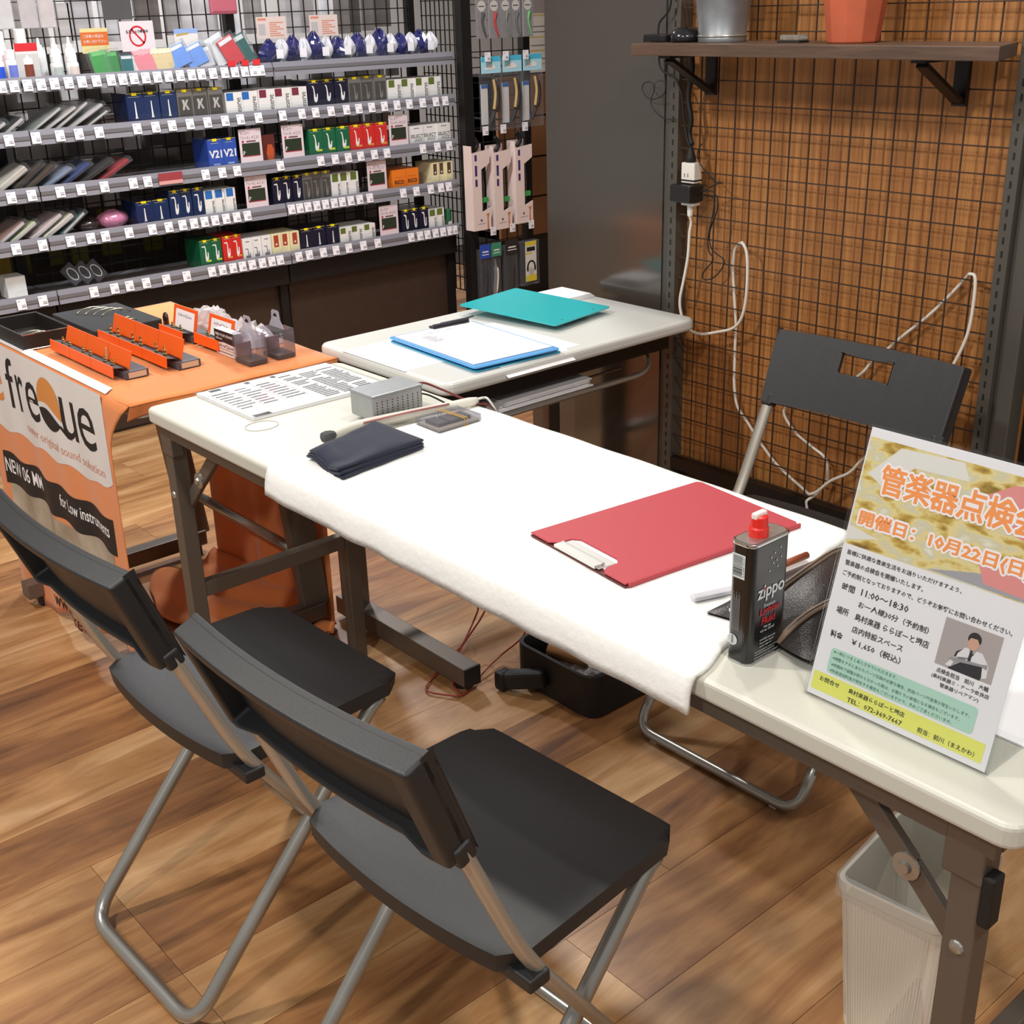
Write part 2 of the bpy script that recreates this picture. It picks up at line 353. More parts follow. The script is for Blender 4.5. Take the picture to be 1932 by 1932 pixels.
F = -.014; B = .012
cable('white_extension_cable', [(.046, -.021, .936), (.044, F, .92), (.04, F, .897), (.037, F, .841), (.026, F, .784), (.016, F, .739), (.018, F, .711), (.028, F, .687), (.048, F, .667), (.085, F, .662), (.135, F, .676), (.177, F, .691), (.2, F, .713), (.212, F, .748), (.216, F, .797), (.214, F, .851), (.208, F, .879), (.197, F, .892), (.187, -.006, .889), (.172, .006, .884), (.155, B, .866), (.152, B, .825), (.158, B, .776), (.164, B, .73), (.169, B, .692), (.169, B, .646), (.17, B, .6), (.172, B, .547), (.184, B, .498), (.214, B, .468), (.256, B, .426), (.303, B, .386), (.348, B, .361), (.382, B, .345), (.409, .004, .338), (.426, F, .347), (.445, F, .359), (.478, F, .394), (.524, F, .426), (.55, F, .46), (.585, F, .5)], .0036, WCABLE, 'white extension cable looping through the left side of the mesh')
cable('white_power_cord', [(.733, F, .694), (.739, F, .711), (.754, F, .749), (.765, F, .792), (.768, F, .844), (.767, F, .881), (.763, F, .898), (.752, F, .899), (.742, .002, .893), (.724, B, .874), (.689, B, .83), (.652, B, .789), (.609, B, .748), (.565, B, .702), (.536, B, .672), (.515, B, .645), (.46, B, .6), (.39, B, .57), (.34, B, .55), (.323, B, .525), (.321, B, .511), (.333, B, .493), (.361, B, .47), (.404, B, .45), (.442, B, .432), (.452, B, .398), (.45, B, .375), (.434, .0, .345), (.42, F, .33), (.419, F, .318), (.421, F, .304), (.41, F, .28), (.385, F, .255), (.353, -.004, .236)], .0034, WCABLE, 'white power cord hooked high on the right of the mesh behind the chair')
K = -.02
cable('thin_black_cord', [(-.016, -.03, 1.42), (-.025, -.03, 1.38), (-.052, -.03, 1.356), (-.056, -.03, 1.33), (-.06, -.025, 1.30), (-.062, K, 1.285), (-.058, K, 1.262), (-.042, K, 1.249), (-.02, K, 1.243), (-.004, K, 1.23), (.010, K, 1.202), (.018, K, 1.156), (.029, K, 1.111), (.038, K, 1.094)], .0024, BLACK, 'black cord running down the left post behind the wooden shelf')
cable('curly_black_wire', [(-.046, K, 1.285), (-.043, K, 1.246), (-.039, K, 1.217), (-.048, K, 1.2), (-.073, K, 1.191), (-.095, K, 1.193), (-.11, K, 1.207), (-.11, K, 1.221), (-.095, K, 1.228), (-.077, K, 1.224), (-.075, K, 1.21), (-.084, K, 1.187), (-.077, K, 1.17), (-.047, K, 1.151), (-.006, K, 1.148)], .0012, BLACK, 'thin black wire curling against the dark grey panel')
cable('black_usb_cord', [(.073, -.02, 1.1), (.066, K, 1.09), (.062, K, 1.073), (.0745, K, 1.052), (.095, K, 1.036), (.12, K, 1.02), (.137, K, 1.02), (.117, K, 1.014), (.093, K, 1.002), (.08, K, .998)], .0015, BLACK, 'short black cord crossing the mesh beside the white power tap')
cable('tangled_black_cord', [(.075, K, .996), (.09, K, .998), (.111, K, .998), (.125, K, .984), (.125, K, .958), (.114, K, .93), (.106, K, .905), (.109, K, .876), (.124, K, .862), (.151, K, .849), (.148, K, .832), (.127, K, .807), (.102, K, .796), (.09, K, .799), (.093, K, .814), (.12, K, .846), (.11, K - .004, .862), (.105, K - .004, .892), (.116, K - .004, .946), (.12, K - .004, .973), (.116, K - .004, .986), (.094, K, .986), (.075, K, .988)], .0015, BLACK, 'looped black cord dangling on the mesh below the black adapter')
cable('black_wire_bundle', [(.03, -.012, 1.29), (.034, -.014, 1.25), (.024, -.014, 1.2), (.035, -.014, 1.15), (.028, -.012, 1.12), (.04, -.014, 1.095)], .006, BLACK, 'thick bundle of black wires beside the left post under the shelf')

# ================================================================ CHAIRS
SEATM = mat('charcoal_plastic', '222224', .45, spec=.55, bump=.2, bscale=1400)
TUBEM = mat('champagne_steel', 'B8B1A6', .36, metal=.6)
def make_chair(label):
    t = thing('folding_chair', label, 'chair', (0, 0, 0), 0, 'black folding chairs')
    # seat: dished top, bowed rear edge, turned-down rim
    def outline(u, v):
        hw = .182 + .012 * (1 - v); x = (u - .5) * 2 * hw
        yr = -.157 - .02 * (1 - (2 * u - 1) ** 2); y = yr + (.157 - yr) * v
        c = .028; ax = hw - abs(x)
        if ax < c:
            d = c - math.sqrt(max(c * c - (c - ax) ** 2, 0)); y = max(min(y, .157 - d), yr + d)
        return x, y
    def top(u, v):
        x, y = outline(u, v); dish = .012 * max(0, 1 - (x / .17) ** 2) * max(0, 1 - ((y + .03) / .13) ** 2)
        lip = -.006 * max(0, v - .85) / .15
        return Vector((x, y, .450 - dish + lip))
    def bot(u, v): x, y = outline(u, v); return Vector((x * .985, y * .985, .424))
    nu, nv = 18, 14; mb = MB(); mb.sheet(top, nu, nv); n0 = len(mb.v); mb.sheet(bot, nu, nv)
    loop = [i for i in range(nu + 1)] + [(j * (nu + 1) + nu) for j in range(1, nv + 1)] + [nv * (nu + 1) + i for i in range(nu - 1, -1, -1)] + [j * (nu + 1) for j in range(nv - 1, 0, -1)]
    for a, b in zip(loop, loop[1:] + loop[:1]): mb.f.append((a, n0 + a, n0 + b, b)); mb.m.append(0)
    st = mb.build('seat', SEATM, t, rel=False, smooth=True, bevel=.005, seg=3)
    for sx in (-1, 1):
        mb = MB(); mb.box(sx * .17 - .015, sx * .17 + .03 * (sx > 0) + .0 - (.03 * (sx < 0)) + .015, -.15, -.118, .414, .432); mb.build('hinge_lug', SEATM, st, rel=False, bevel=.003)
    # backrest: curved shell with hand hole, deep rim behind
    def bp(u, v, w):                                      # u -1..1, v 0 bottom..1 top, w>0 to the rear
        x = .205 * u * (1 - .02 * (1 - v)); bow = .016 * (1 - u * u)
        return Vector((x, -.206 - .052 * v - bow - w * .93, .640 + .138 * v - w * .35))
    us = [-1, -.9, -.7, -.5, -.29, -.1, .1, .27, .5, .7, .9, 1]; vs = [0, .12, .35, .56, .83, 1]
    mb = MB(); W = (0, .011)
    idx = {}
    for k, w in enumerate(W):
        for j, v in enumerate(vs):
            for i, u in enumerate(us): idx[k, j, i] = len(mb.v); mb.v.append(tuple(bp(u, v, w)))
    hole = lambda i, j: 4 <= i <= 6 and j == 3
    def face(*q): mb.f.append(q); mb.m.append(0)
    NI, NJ = len(us) - 1, len(vs) - 1
    for j in range(NJ):
        for i in range(NI):
            if hole(i, j): continue
            face(idx[0, j, i], idx[0, j, i + 1], idx[0, j + 1, i + 1], idx[0, j + 1, i]); face(idx[1, j, i], idx[1, j + 1, i], idx[1, j + 1, i + 1], idx[1, j, i + 1])
            for di, dj, a, b in ((-1, 0, (j, i), (j + 1, i)), (1, 0, (j, i + 1), (j + 1, i + 1)), (0, -1, (j, i), (j, i + 1)), (0, 1, (j + 1, i), (j + 1, i + 1))):
                ii, jj = i + di, j + dj
                if not (0 <= ii < NI and 0 <= jj < NJ) or hole(ii, jj): face(idx[(0,) + a], idx[(0,) + b], idx[(1,) + b], idx[(1,) + a])
    bk = mb.build('backrest', SEATM, t, rel=False, bevel=.003, seg=2)
    mb = MB()
    ring = [(u, 1) for u in us] + [(1, v) for v in (.8, .5, .2)] + [(u, 0) for u in us[::-1]] + [(-1, v) for v in (.2, .5, .8)]
    inn = lambda u, v: (u * .88, .06 + v * .84)
    nr = len(ring); A = [bp(u, v, .009) for u, v in ring]; dw = lambda u, v: .036 if (v > .5 or abs(u) > .85) else .026; Bq = [bp(u, v, dw(u, v)) for u, v in ring]; Cq = [bp(*inn(u, v), dw(u, v)) for u, v in ring]; Dq = [bp(*inn(u, v), .009) for u, v in ring]
    mb.add(A + Bq + Cq + Dq, [(k * nr + i, k * nr + (i + 1) % nr, (k + 1) * nr + (i + 1) % nr, (k + 1) * nr + i) for k in range(3) for i in range(nr)])
    mb.build('rim', SEATM, bk, rel=False, bevel=.005, seg=3)
    for sx in (-1, 1):      # sleeves where the tubes enter the backrest, and the flat upright tubes
        x = sx * .192
        mb = MB(); mb.bar((x, -.2165, .626), (x, -.226, .652), .025, .026, up=(0, 1, 0)); mb.build('sleeve', SEATM, bk, rel=False, bevel=.005, seg=3)
        P = bend([(x, -.2205, .641), (x * 1.003, -.2185, .636), (sx * .198, -.143, .455), (sx * .198, .112, .078)], .06, 6)
        mb = MB(); mb.tube(P, .0125, 10, flat=.72, up=(1, 0, 0)); mb.build('upright_tube', TUBEM, t, rel=False, smooth=True)
    mb = MB(); mb.tube(bend([(-.198, .104, .09), (-.198, .157, .0125), (.198, .157, .0125), (.198, .104, .09)], .052, 7), .0105, 10); mb.build('front_foot_bar', STEEL, t, rel=False, smooth=True)
    # rear leg frame: one bent tube
    P = bend([(-.168, .12, .422), (-.168, .1, .41), (-.166, -.262, .014), (.166, -.262, .014), (.168, .1, .41), (.168, .12, .422)], .05, 6)
    mb = MB(); mb.tube(P, .0115, 10); mb.build('leg_frame', STEEL, t, rel=False, smooth=True)
    mb = MB(); mb.tube([(-.196, -.06, .336), (-.1, -.06, .334), (.1, -.06, .334), (.196, -.06, .336)], .006, 8); mb.build('crossbar', STEEL, t, rel=False, smooth=True)
    for x, y in ((-.11, -.262), (.11, -.262), (-.15, .157), (.15, .157)):
        mb = MB(); mb.box(x - .008, x + .008, y - .006, y + .006, 0, .012); mb.build('glide', mat('white_glide', 'D9D5CC', .5), t, rel=False, bevel=.002)
    return t
chair = make_chair('black plastic folding chair nearest the camera, in front of the long white table')
chair.location = (.958, -1.412, 0); chair.rotation_euler = (0, 0, math.radians(3.5))
dup(chair, (.405, -1.438, 0), math.radians(2.0), 'black plastic folding chair at the left, beside the orange banner table')
dup(chair, (.668, -.468, 0), math.radians(180.5), 'black folding chair with hand hole standing behind the table by the mesh wall')

# ================================================================ TABLES
# -- long white folding table
t = thing('folding_table', 'long white folding table with dark brown legs and a white cloth on it', 'table', (.66, -1.053, 0))
mb = MB(); mb.prism(rrect(-.238, 1.557, -1.28, -.828, .022), XY(.672), 0, .028); mb.build('tabletop', WHITE, t, bevel=.006, seg=3)
for y0, y1 in ((-1.262, -1.247), (-.861, -.846)):
    mb = MB(); mb.box(-.21, 1.53, y0, y1, .642, .672); mb.build('side_rail', DARKM, t, bevel=.002)
for x0, x1 in ((-.215, -.203), (1.518, 1.53)):
    mb = MB(); mb.box(x0, x1, -1.247, -.861, .645, .672); mb.build('end_rail', DARKM, t)
for sx, xc in ((1, -.204), (-1, 1.504)):
    for y in (-1.243, -.865):
        mb = MB(); mb.box(xc - .0165, xc + .0165, y - .0165, y + .0165, .0, .655); lg = mb.build('leg', DARKM, t, bevel=.002)
        for z in (.628, .52): mb = MB(); mb.lathe([(.0085, 0), (.007, .002), (.003, .0032)], (xc, 0, z), 10, ax='y'); [mb.v.__setitem__(i, (v[0], y - .0165 - v[1], v[2])) for i, v in enumerate(mb.v)]; mb.build('rivet', STEEL, lg)
        mb = MB(); mb.box(xc - sx * .018, xc + sx * .026, y - .02, y + .006, .605, .672); mb.build('hinge_plate', DARKM, lg, bevel=.003)
        # two-piece folding brace
        a = (xc + sx * .17, y + .012, .655); k = (xc + sx * .075, y + .012, .565); b = (xc + sx * .004, y + .012, .495)
        mb = MB(); mb.bar(a, k, .012, .026, up=(0, 1, 0)) if False else mb.bar(a, k, .012, .026); mb.build('upper_brace', DARKM, t, bevel=.002)
        mb = MB(); mb.bar(k, b, .010, .026); br = mb.build('lower_brace', DARKM, t, bevel=.002)
        mb = MB(); mb.lathe([(.016, 0), (.016, .003), (.008, .004), (.006, .008)], (k[0], 0, k[2]), 14, ax='y'); [mb.v.__setitem__(i, (v[0], y + .006 - v[1], v[2])) for i, v in enumerate(mb.v)]; mb.build('pivot', STEEL, br)
    mb = MB(); mb.box(xc - .012, xc + .012, -1.23, -.88, .285, .318); mb.build('cross_brace', DARKM, t, bevel=.002)
    mb = MB(); mb.box(xc - .008 + sx * .1, xc + .008 + sx * .1, -1.24, -.87, .628, .645); mb.build('lock_bar', DARKM, t)
mb = MB(); mb.box(1.5205, 1.534, -1.262, -1.24, .56, .62); mb.build('black_stop', BLACK, t, bevel=.003)
# -- white office table behind it
t = thing('side_table', 'white-topped table with rounded edge set end-on against the dark grey panel', 'table', (-.11, -.46, 0))
mb = MB(); mb.prism(rrect(-.352, .116, -.812, -.062, .03), XY(.688), 0, .028); mb.build('tabletop', WHITE2, t, bevel=.009, seg=3)
mb = MB(); mb.box(-.31, .06, -.79, -.1, .64, .688); mb.build('under_frame', DARKM2, t)
for y in (-.772, -.13):
    mb = MB(); mb.box(-.40, .107, y - .022, y + .022, .016, .062); ft = mb.build('foot', DARKM, t, bevel=.002)
    mb = MB(); mb.box(.1071, .1105, y - .022, y + .022, .016, .062); mb.build('end_cap', BLACK, ft)
    for x in (-.36, .07): mb = MB(); mb.lathe([(.018, 0), (.018, .016)], (x, y, 0), 12); mb.build('glide', BLACK, ft)
    mb = MB(); mb.box(-.375, -.31, y - .02, y + .02, .06, .66); mb.build('leg', DARKM, t, bevel=.002)
mb = MB(); mb.tube([(-.33, -.755, .28), (-.33, -.14, .28)], .013, 10); mb.build('stretcher', STEEL, t, smooth=True)
mb = MB(); mb.tube(bend([(-.2, -.72, .655), (-.2, -.72, .60), (.075, -.72, .60), (.075, -.2, .60), (.04, -.14, .61), (.0, -.14, .655)], .04), .006, 8)
for k in range(5): mb.tube([(.06 - k * .06, -.72, .60), (.06 - k * .06, -.2, .60)], .003, 6)
mb.build('book_tray', STEEL, t, smooth=True)
# -- orange display table
ot = thing('display_table', 'low-wide display table hidden under the orange printed cloth', 'table', (-.66, -1.05, 0))
mb = MB(); mb.prism(rrect(-1.055, -.272, -1.285, -.83, .02), XY(.666), 0, .03); mb.build('tabletop', WHITE, ot, bevel=.005)
mb = MB(); mb.box(-.345, -.3, -1.06, -.9, .612, .666); mb.box(-.36, -.315, -1.2, -1.13, .622, .666); mb.build('tilt_bracket', DARKM2, ot, bevel=.008)
for xc in (-1.0, -.39):
    mb = MB(); mb.box(xc - .022, xc + .022, -1.345, -.84, .03, .072); ft = mb.build('foot', DARKM, ot, bevel=.003)
    for y in (-1.3, -.87): mb = MB(); mb.box(xc - .015, xc + .015, y - .015, y + .015, 0, .03); mb.build('caster', BLACK, ft, bevel=.004)
    mb = MB(); mb.bar((xc, -.86, .06), (xc, -.92, .67), .03, .07, up=(0, 1, 0)); mb.build('leg', DARKM, ot, bevel=.003)
mb = MB(); mb.tube([(-1.0, -.875, .2), (-.39, -.875, .2)], .013, 10); mb.build('stretcher', STEEL, ot, smooth=True)

# orange banner cloth: top, printed front drop, back drop pooling on the floor
def drape_y(x, z):
    k = min(1, max(0, (.69 - z) / .5)); return -1.298 - .004 - k * (.008 * math.sin(x * 17 + 1) + .005 * math.sin(x * 41 + z * 6)) - .006 * k
ct = thing('banner_cloth', 'orange printed cloth draped over the display table and onto the floor', 'tablecloth', (-.66, -1.29, .0))
mb = MB()
def topf(u, v): x = -1.062 + u * (.80); y = -1.298 + v * .484; return Vector((x, y, .6985 + .0012 * math.sin(x * 30) * math.sin(y * 26)))
mb.sheet(topf, 30, 18); mb.build('cloth_top', ORANGE, ct, smooth=True, solid=.0015)
def front(u, v):
    x = -1.12 + u * (.745 + .108 * max(0, 1 - v * 5) ** 1.6); zb = .005 + .095 * max(0, u - .2) / .8 + .012 * math.sin(u * 19); z = .699 + (zb - .699) * v
    if v < .001: return Vector((x, -1.297, .6995))
    return Vector((x, drape_y(x, z), z))
mb = MB(); mb.sheet(front, 60, 24); mb.build('front_drop', ORANGE, ct, smooth=True, solid=.0012)
def side(u, v):
    y = -1.297 + u * .482; d = .022 + .012 * max(0, 1 - u * 6) ** 2; x = -.264 - .02 * max(0, 1 - u * 6) * v
    return Vector((x + .004 * v, y - .004 * v, .699 - d * v))
mb = MB(); mb.sheet(side, 24, 8); mb.build('side_drop', ORANGE, ct, smooth=True, solid=.0012)
def back(u, v):
    x = -.96 + u * .60
    if v < .62: z = .699 - .695 * (v / .62); y = -.818 + .010 * math.sin(x * 24 + 2) * (v / .62) + .004 * math.sin(x * 57)
    else:
        k = (v - .62) / .38; z = .006 + .022 * abs(math.sin(k * 8 + x * 9)) * (1 - .4 * k); y = -.818 + .010 * math.sin(x * 24 + 2) - k * (.30 - .22 * (abs(u - .42) * 1.7) ** 2)
        x += .04 * math.sin(k * 3)
    return Vector((x, y, z))
mb = MB(); mb.sheet(back, 44, 60); mb.build('back_drop', ORANGE, ct, smooth=True, solid=.0012)
# printing on the front drop
dr = lambda u, v, w: Vector((u, drape_y(u, v) - .0012 - w, v))
def grid_print(x0, x1, zlo, zhi, m, name, lift=.0, n=50, k=10):
    q = MB(); q.sheet(lambda u, v: dr(x0 + u * (x1 - x0), zlo(u) + (zhi(u) - zlo(u)) * v, lift), n, k); return q.build(name, m, ct, smooth=True)
PRW = mat('white_banner_print', 'DDD8D6', .85)
grid_print(-1.118, -.392, lambda u: .478 + .006 * math.sin(u * 30) + (.03 * max(0, u - .93) / .07), lambda u: .697, PRW, 'white_band')
mb = MB(); mb.sheet(lambda u, v: Vector((-1.118 + u * (.745 - .03 * v), -1.299 + .028 * v, .7018)), 20, 2); mb.build('white_lap', PRW, ct)
def ptext(body, x0, z0, w, h, m, bold=0, name='lettering', lift=.0006, slant=0):
    q = MB(); put_text(q, body, dr, x0, z0, w, h, bold, slant, lift, res=3); return q.build(name, m, ct)
ptext('e', -1.062, .548, .075, .098, ORANGE_T)
ptext('f', -.955, .547, .052, .125, INK); ptext('r', -.895, .547, .046, .092, INK); ptext('e', -.835, .546, .075, .094, INK)
ptext('u', -.628, .551, .075, .092, INK); ptext('e', -.538, .552, .085, .094, INK)
def arc(cx, cz, rx, rz, a0, a1, n=16): return [(cx + rx * math.cos(math.radians(a0 + (a1 - a0) * k / n)), cz + rz * math.sin(math.radians(a0 + (a1 - a0) * k / n))) for k in range(n + 1)]
qw = lambda u: .603 + .010 * math.sin(u * 4.2) - .012 * u
qe = lambda u: math.sqrt(max(0, 1 - (2 * u - 1) ** 2))
q = MB(); q.sheet(lambda u, v: dr(-.761 + .132 * u, qw(u) + (max(.608 + .062 * qe(u), qw(u)) - qw(u)) * v, .0008), 24, 8); q.build('logo_upper', mat('ochre_ink', 'D28A44', .8), ct)
q = MB(); q.sheet(lambda u, v: dr(-.757 + .126 * u, min(.594 - .046 * qe(u), qw(u) - .013) + max(0, qw(u) - .013 - (.594 - .046 * qe(u))) * v, .0008), 24, 8); q.sheet(lambda u, v: dr(-.655 + .045 * v + .022 * u, .572 - .023 * v, .0008), 4, 6); q.build('logo_lower', INK, ct)
ptext('outer original sound solution', -.874, .497, .44, .028, PINKINK)
grid_print(-1.062, -.43, lambda u: .325 + .004 * math.sin(u * 25), lambda u: .41 + .004 * math.sin(u * 25) - (.03 if .14 < u < .99 and False else 0), INK, 'black_band', .0004)
grid_print(-1.045, -.45, lambda u: .215, lambda u: .326 + .012 * math.sin(u * 9), mat('faded_photo_print', 'B9AC9A', .8, noise=.3, nscale=9, col2='8C7B66'), 'photo_print', .0002)
ptext('NEW 06 MM', -1.055, .357, .21, .038, WHITEP, .01, lift=.0010); ptext('for Low instruments', -.72, .36, .265, .03, WHITEP, .01, lift=.0010)
ptext('www.efreQue', -.9, .03, .29, .05, INK, lift=.0012)
# ================================================================ ON THE LONG TABLE
def clothf(u, v):
    # v 0 back edge .. 1 hanging front hem
    L = .238 + .004 * math.sin(v * 9); yb, yf = -.832, -1.283
    prof = v * (.451 + .048)
    if prof < .449: y = yb - prof; z = .7045
    else: k = (prof - .449) / .05; y = -1.281 - .013 * math.sin(min(k, 1) * 1.57); z = .7045 - .048 * k * k * (1.6 - .6 * k)
    R = 1.065 + (.11) * min(1, (yb - y) / .45) + .003 * math.sin(v * 31)
    x = L + (R - L) * u
    if prof > .449: z += .0008 * math.sin(x * 60); y -= .001 * math.sin(x * 43)
    return Vector((x, y, z + .0006 * math.sin(x * 37 + y * 20)))
mb = MB(); mb.sheet(clothf, 80, 60)
mb.build('white_work_cloth', WCLOTH, smooth=True, solid=.006, label='thick white cloth laid over the middle of the long table', category='cloth')
# price list in a clear sleeve
t = thing('price_list', 'printed price list sheet in a clear sleeve on the left of the long table', 'sheet', (-.115, -1.03, .7))
mb = MB(); mb.box(-.228, -.006, -1.172, -.868, .7005, .7065); mb.build('paper_stack', WHITEP, t)
mb = MB(); mb.box(-.234, .0, -1.178, -.862, .7068, .7074); mb.build('clear_sleeve', ACR, t)
fs = XY(.7066); q = MB()
for c in range(3):
    for r in range(8):
        x = -.19 + r * .0165; y0 = -1.163 + c * .05; rect(q, fs, x, y0 + .003, x + .0058, y0 + random.uniform(.026, .046), .0001)
for r in range(18):
    x = -.205 + r * .0105
    for c in range(3):
        if random.random() < .85: y0 = -1.0 + c * .042; rect(q, fs, x, y0, x + .0055, y0 + random.uniform(.026, .041), .0001)
for c in range(4): rect(q, fs, -.195, -1.166 + c * .05, -.06, -1.1655 + c * .05, .0001)
q.build('small_print', GREYINK, t)
q = MB()
for y0, y1 in ((-1.15, -1.125), (-1.07, -1.06), (-1.01, -1.0)): rect(q, fs, -.222, y0, -.21, y1, .0001)
q.build('heading_print', mat('dark_print', '5A5A60', .7), t)
q = MB(); rect(q, fs, -.02, -1.166, -.006, -1.13, .0001); q.build('shop_stamp', MATS['dark_print'], t)
q = MB(); q.tube([Vector((.03 + .026 * math.cos(a * .3), -1.175 + .032 * math.sin(a * .3), .7008)) for a in range(42)], .0007, 5)
q.build('clear_string', mat('pale_string', 'C9C6BC', .5), label='thin pale looped string on the table beside the price list', category='string')
# silver ventilated box
t = thing('metal_box', 'silver perforated metal box with wires on the long table', 'box', (.15, -.972, .7045))
ALU = mat('brushed_aluminium', 'AEB1B4', .36, metal=.75, noise=.08, nscale=60)
mb = MB(); mb.box(.112, .185, -1.032, -.918, .7085, .756); mb.build('case', ALU, t, bevel=.004)
mb = MB(); mb.box(.111, .186, -1.033, -.917, .753, .7575); mb.build('lid', ALU, t, bevel=.0015)
q = MB(); rf = rackfn(.1852)
for i in range(9):
    for j in range(6): q.prism([(-1.022 + i * .0115 + .0013 * math.cos(k), .717 + j * .0052 + .0013 * math.sin(k)) for k in [x * 1.05 for x in range(6)]], rf, 0, .0002)
q.build('vent_holes', BLACK, t)
q = MB(); q.tube(smooth_path([(.15, -.917, .745), (.155, -.895, .748), (.175, -.87, .735), (.21, -.84, .715)]), .0022, 6); q.build('red_wire', mat('dark_red_wire', '6E1F1C', .4), t)
q = MB(); q.tube(smooth_path([(.165, -.917, .735), (.18, -.90, .73), (.2, -.875, .712)]), .0018, 6); q.build('black_wire', BLACK, t)
# folded navy cloth
t = thing('navy_cloth', 'folded navy blue polishing cloth on the white cloth', 'cloth', (.3, -1.13, .7075))
def navy(z0, off):
    def fn(u, v):
        a = Vector((.262 + off, -1.223)); b = Vector((.215, -1.048)); c = Vector((.36, -1.046)); d = Vector((.385 - off, -1.235))
        p = a * (1 - u) * (1 - v) + b * u * (1 - v) + c * u * v + d * (1 - u) * v
        e = min(u, 1 - u, v, 1 - v); h = z0 + .0035 * math.sin(u * 7 + v * 4) * min(1, e * 8) + (.003 if e > .04 else 0) + .006 * math.sin(v * 6 + .5) * (1 - u) ** 3
        return Vector((p.x + .004 * math.sin(v * 14) * (1 - u), p.y + .004 * math.sin(u * 17), h))
    return fn
NAVY = mat('navy_fleece', '1B2136', .95, sheen=.15, bump=.4, bscale=900)
for k, z0 in enumerate((.7105, .716, .7225)):
    mb = MB(); mb.sheet(navy(z0, .006 * k), 22, 20); mb.build('fold_layer', NAVY, t, smooth=True, solid=.004)
# clear case with rubber bands
t = thing('clear_case', 'clear plastic case of pads held with rubber bands, by the silver box', 'case', (.285, -.935, .7075))
mb = MB(); mb.box(.247, .317, -.984, -.886, .7082, .7225); mb.build('case_shell', CASEP, t, bevel=.002)
mb = MB(); mb.box(.25, .314, -.981, -.889, .709, .7125); mb.build('card_base', mat('tan_card', 'A39A88', .7), t)
for k in range(3): mb = MB(); mb.box(.262 + k * .004, .300, -.972 + k * .026, -.95 + k * .026, .7127, .719); mb.build('grey_pad', mat('grey_foam', '6A6766', .9), t)
for y in (-.93, -.924): mb = MB(); mb.tube([(.2462, y, .7078), (.3178, y + .004, .7078), (.3178, y + .004, .7232), (.2462, y, .7232)], .0009, 5, closed=True); mb.build('rubber_band', mat('rubber_band', 'C79A4E', .6), t)
# white sleeve with a wand
t = thing('white_sleeve', 'long white fabric sleeve holding a wired tool between box and case', 'tool', (.2, -1.0, .7075))
mb = MB(); mb.tube(smooth_path([(.2, -1.13, .713), (.195, -1.07, .7155), (.212, -.98, .7165), (.228, -.9, .7165), (.236, -.83, .716)]), [.009, .0095] + [.0095] * 21 + [.008, .007], 10); mb.build('fabric_tube', mat('ivory_fabric', 'DAD6CB', .8), t, smooth=True)
mb = MB(); mb.tube(smooth_path([(.21, -1.07, .7235), (.226, -.98, .7262), (.24, -.9, .726)]), .0022, 6); mb.build('pink_cord', mat('pink_cord', 'A8706E', .6), t, smooth=True)
mb = MB(); mb.tube(smooth_path([(.236, -.835, .717), (.25, -.82, .722), (.27, -.82, .712), (.285, -.815, .69)]), .0028, 7); mb.build('steel_rod', STEEL, t, smooth=True)
mb = MB(); mb.lathe([(.004, -1.158), (.009, -1.155), (.0105, -1.146), (.009, -1.136), (.006, -1.13)], (.207, 0, .716), 9, ax='y'); mb.build('dark_plug', mat('dark_grey_rubber', '4A4A4C', .7), t)
mb = MB(); mb.tube(smooth_path([(.24, -.835, .712), (.262, -.815, .705), (.285, -.808, .66), (.27, -.79, .55), (.2, -.75, .4)]), .0016, 6); mb.build('red_lead', MATS['dark_red_wire'], t)
# red clipboard folder
t = thing('red_clipboard', 'red A4 folding clipboard with metal clip on the white cloth', 'clipboard', (.886, -1.019, .7078), math.radians(-6.5))
RED = mat('red_vinyl', 'B23C46', .55, bump=.2, bscale=800)
mb = MB(); mb.box(-.105, .105, -.16, .16, .0005, .0030); mb.build('back_board', mat('maroon_board', '5E2A2A', .6), t, rel=False)
N = [(-.105, -.16), (-.062, -.16), (-.052, -.150), (-.05, -.128), (-.04, -.12), (.04, -.12), (.05, -.128), (.052, -.15), (.062, -.16), (.105, -.16), (.105, .155), (.098, .16), (-.098, .16), (-.105, .155)]
mb = MB(); mb.prism(N, lambda u, v, w: Vector((u, v, w)), .0048, .0072); mb.build('cover', RED, t, rel=False, bevel=.001)
mb = MB(); mb.box(.1045, .108, -.155, .16, .0005, .0072); mb.build('spine', RED, t, rel=False, bevel=.001)
mb = MB(); mb.box(-.1, .1, -.15, .155, .0031, .0046); mb.build('papers', WHITEP, t, rel=False)
mb = MB(); mb.box(-.048, .048, -.158, -.128, .0048, .0062); c = mb.build('clip_plate', mat('bright_clip_steel', 'D6D6D4', .3, metal=.45), t, rel=False, bevel=.0006)
mb = MB(); mb.box(-.045, .045, -.163, -.148, .0065, .0105); mb.tube([(-.045, -.148, .0085), (.045, -.148, .0085)], .003, 8); mb.build('clip_bar', MATS['bright_clip_steel'], c, rel=False)
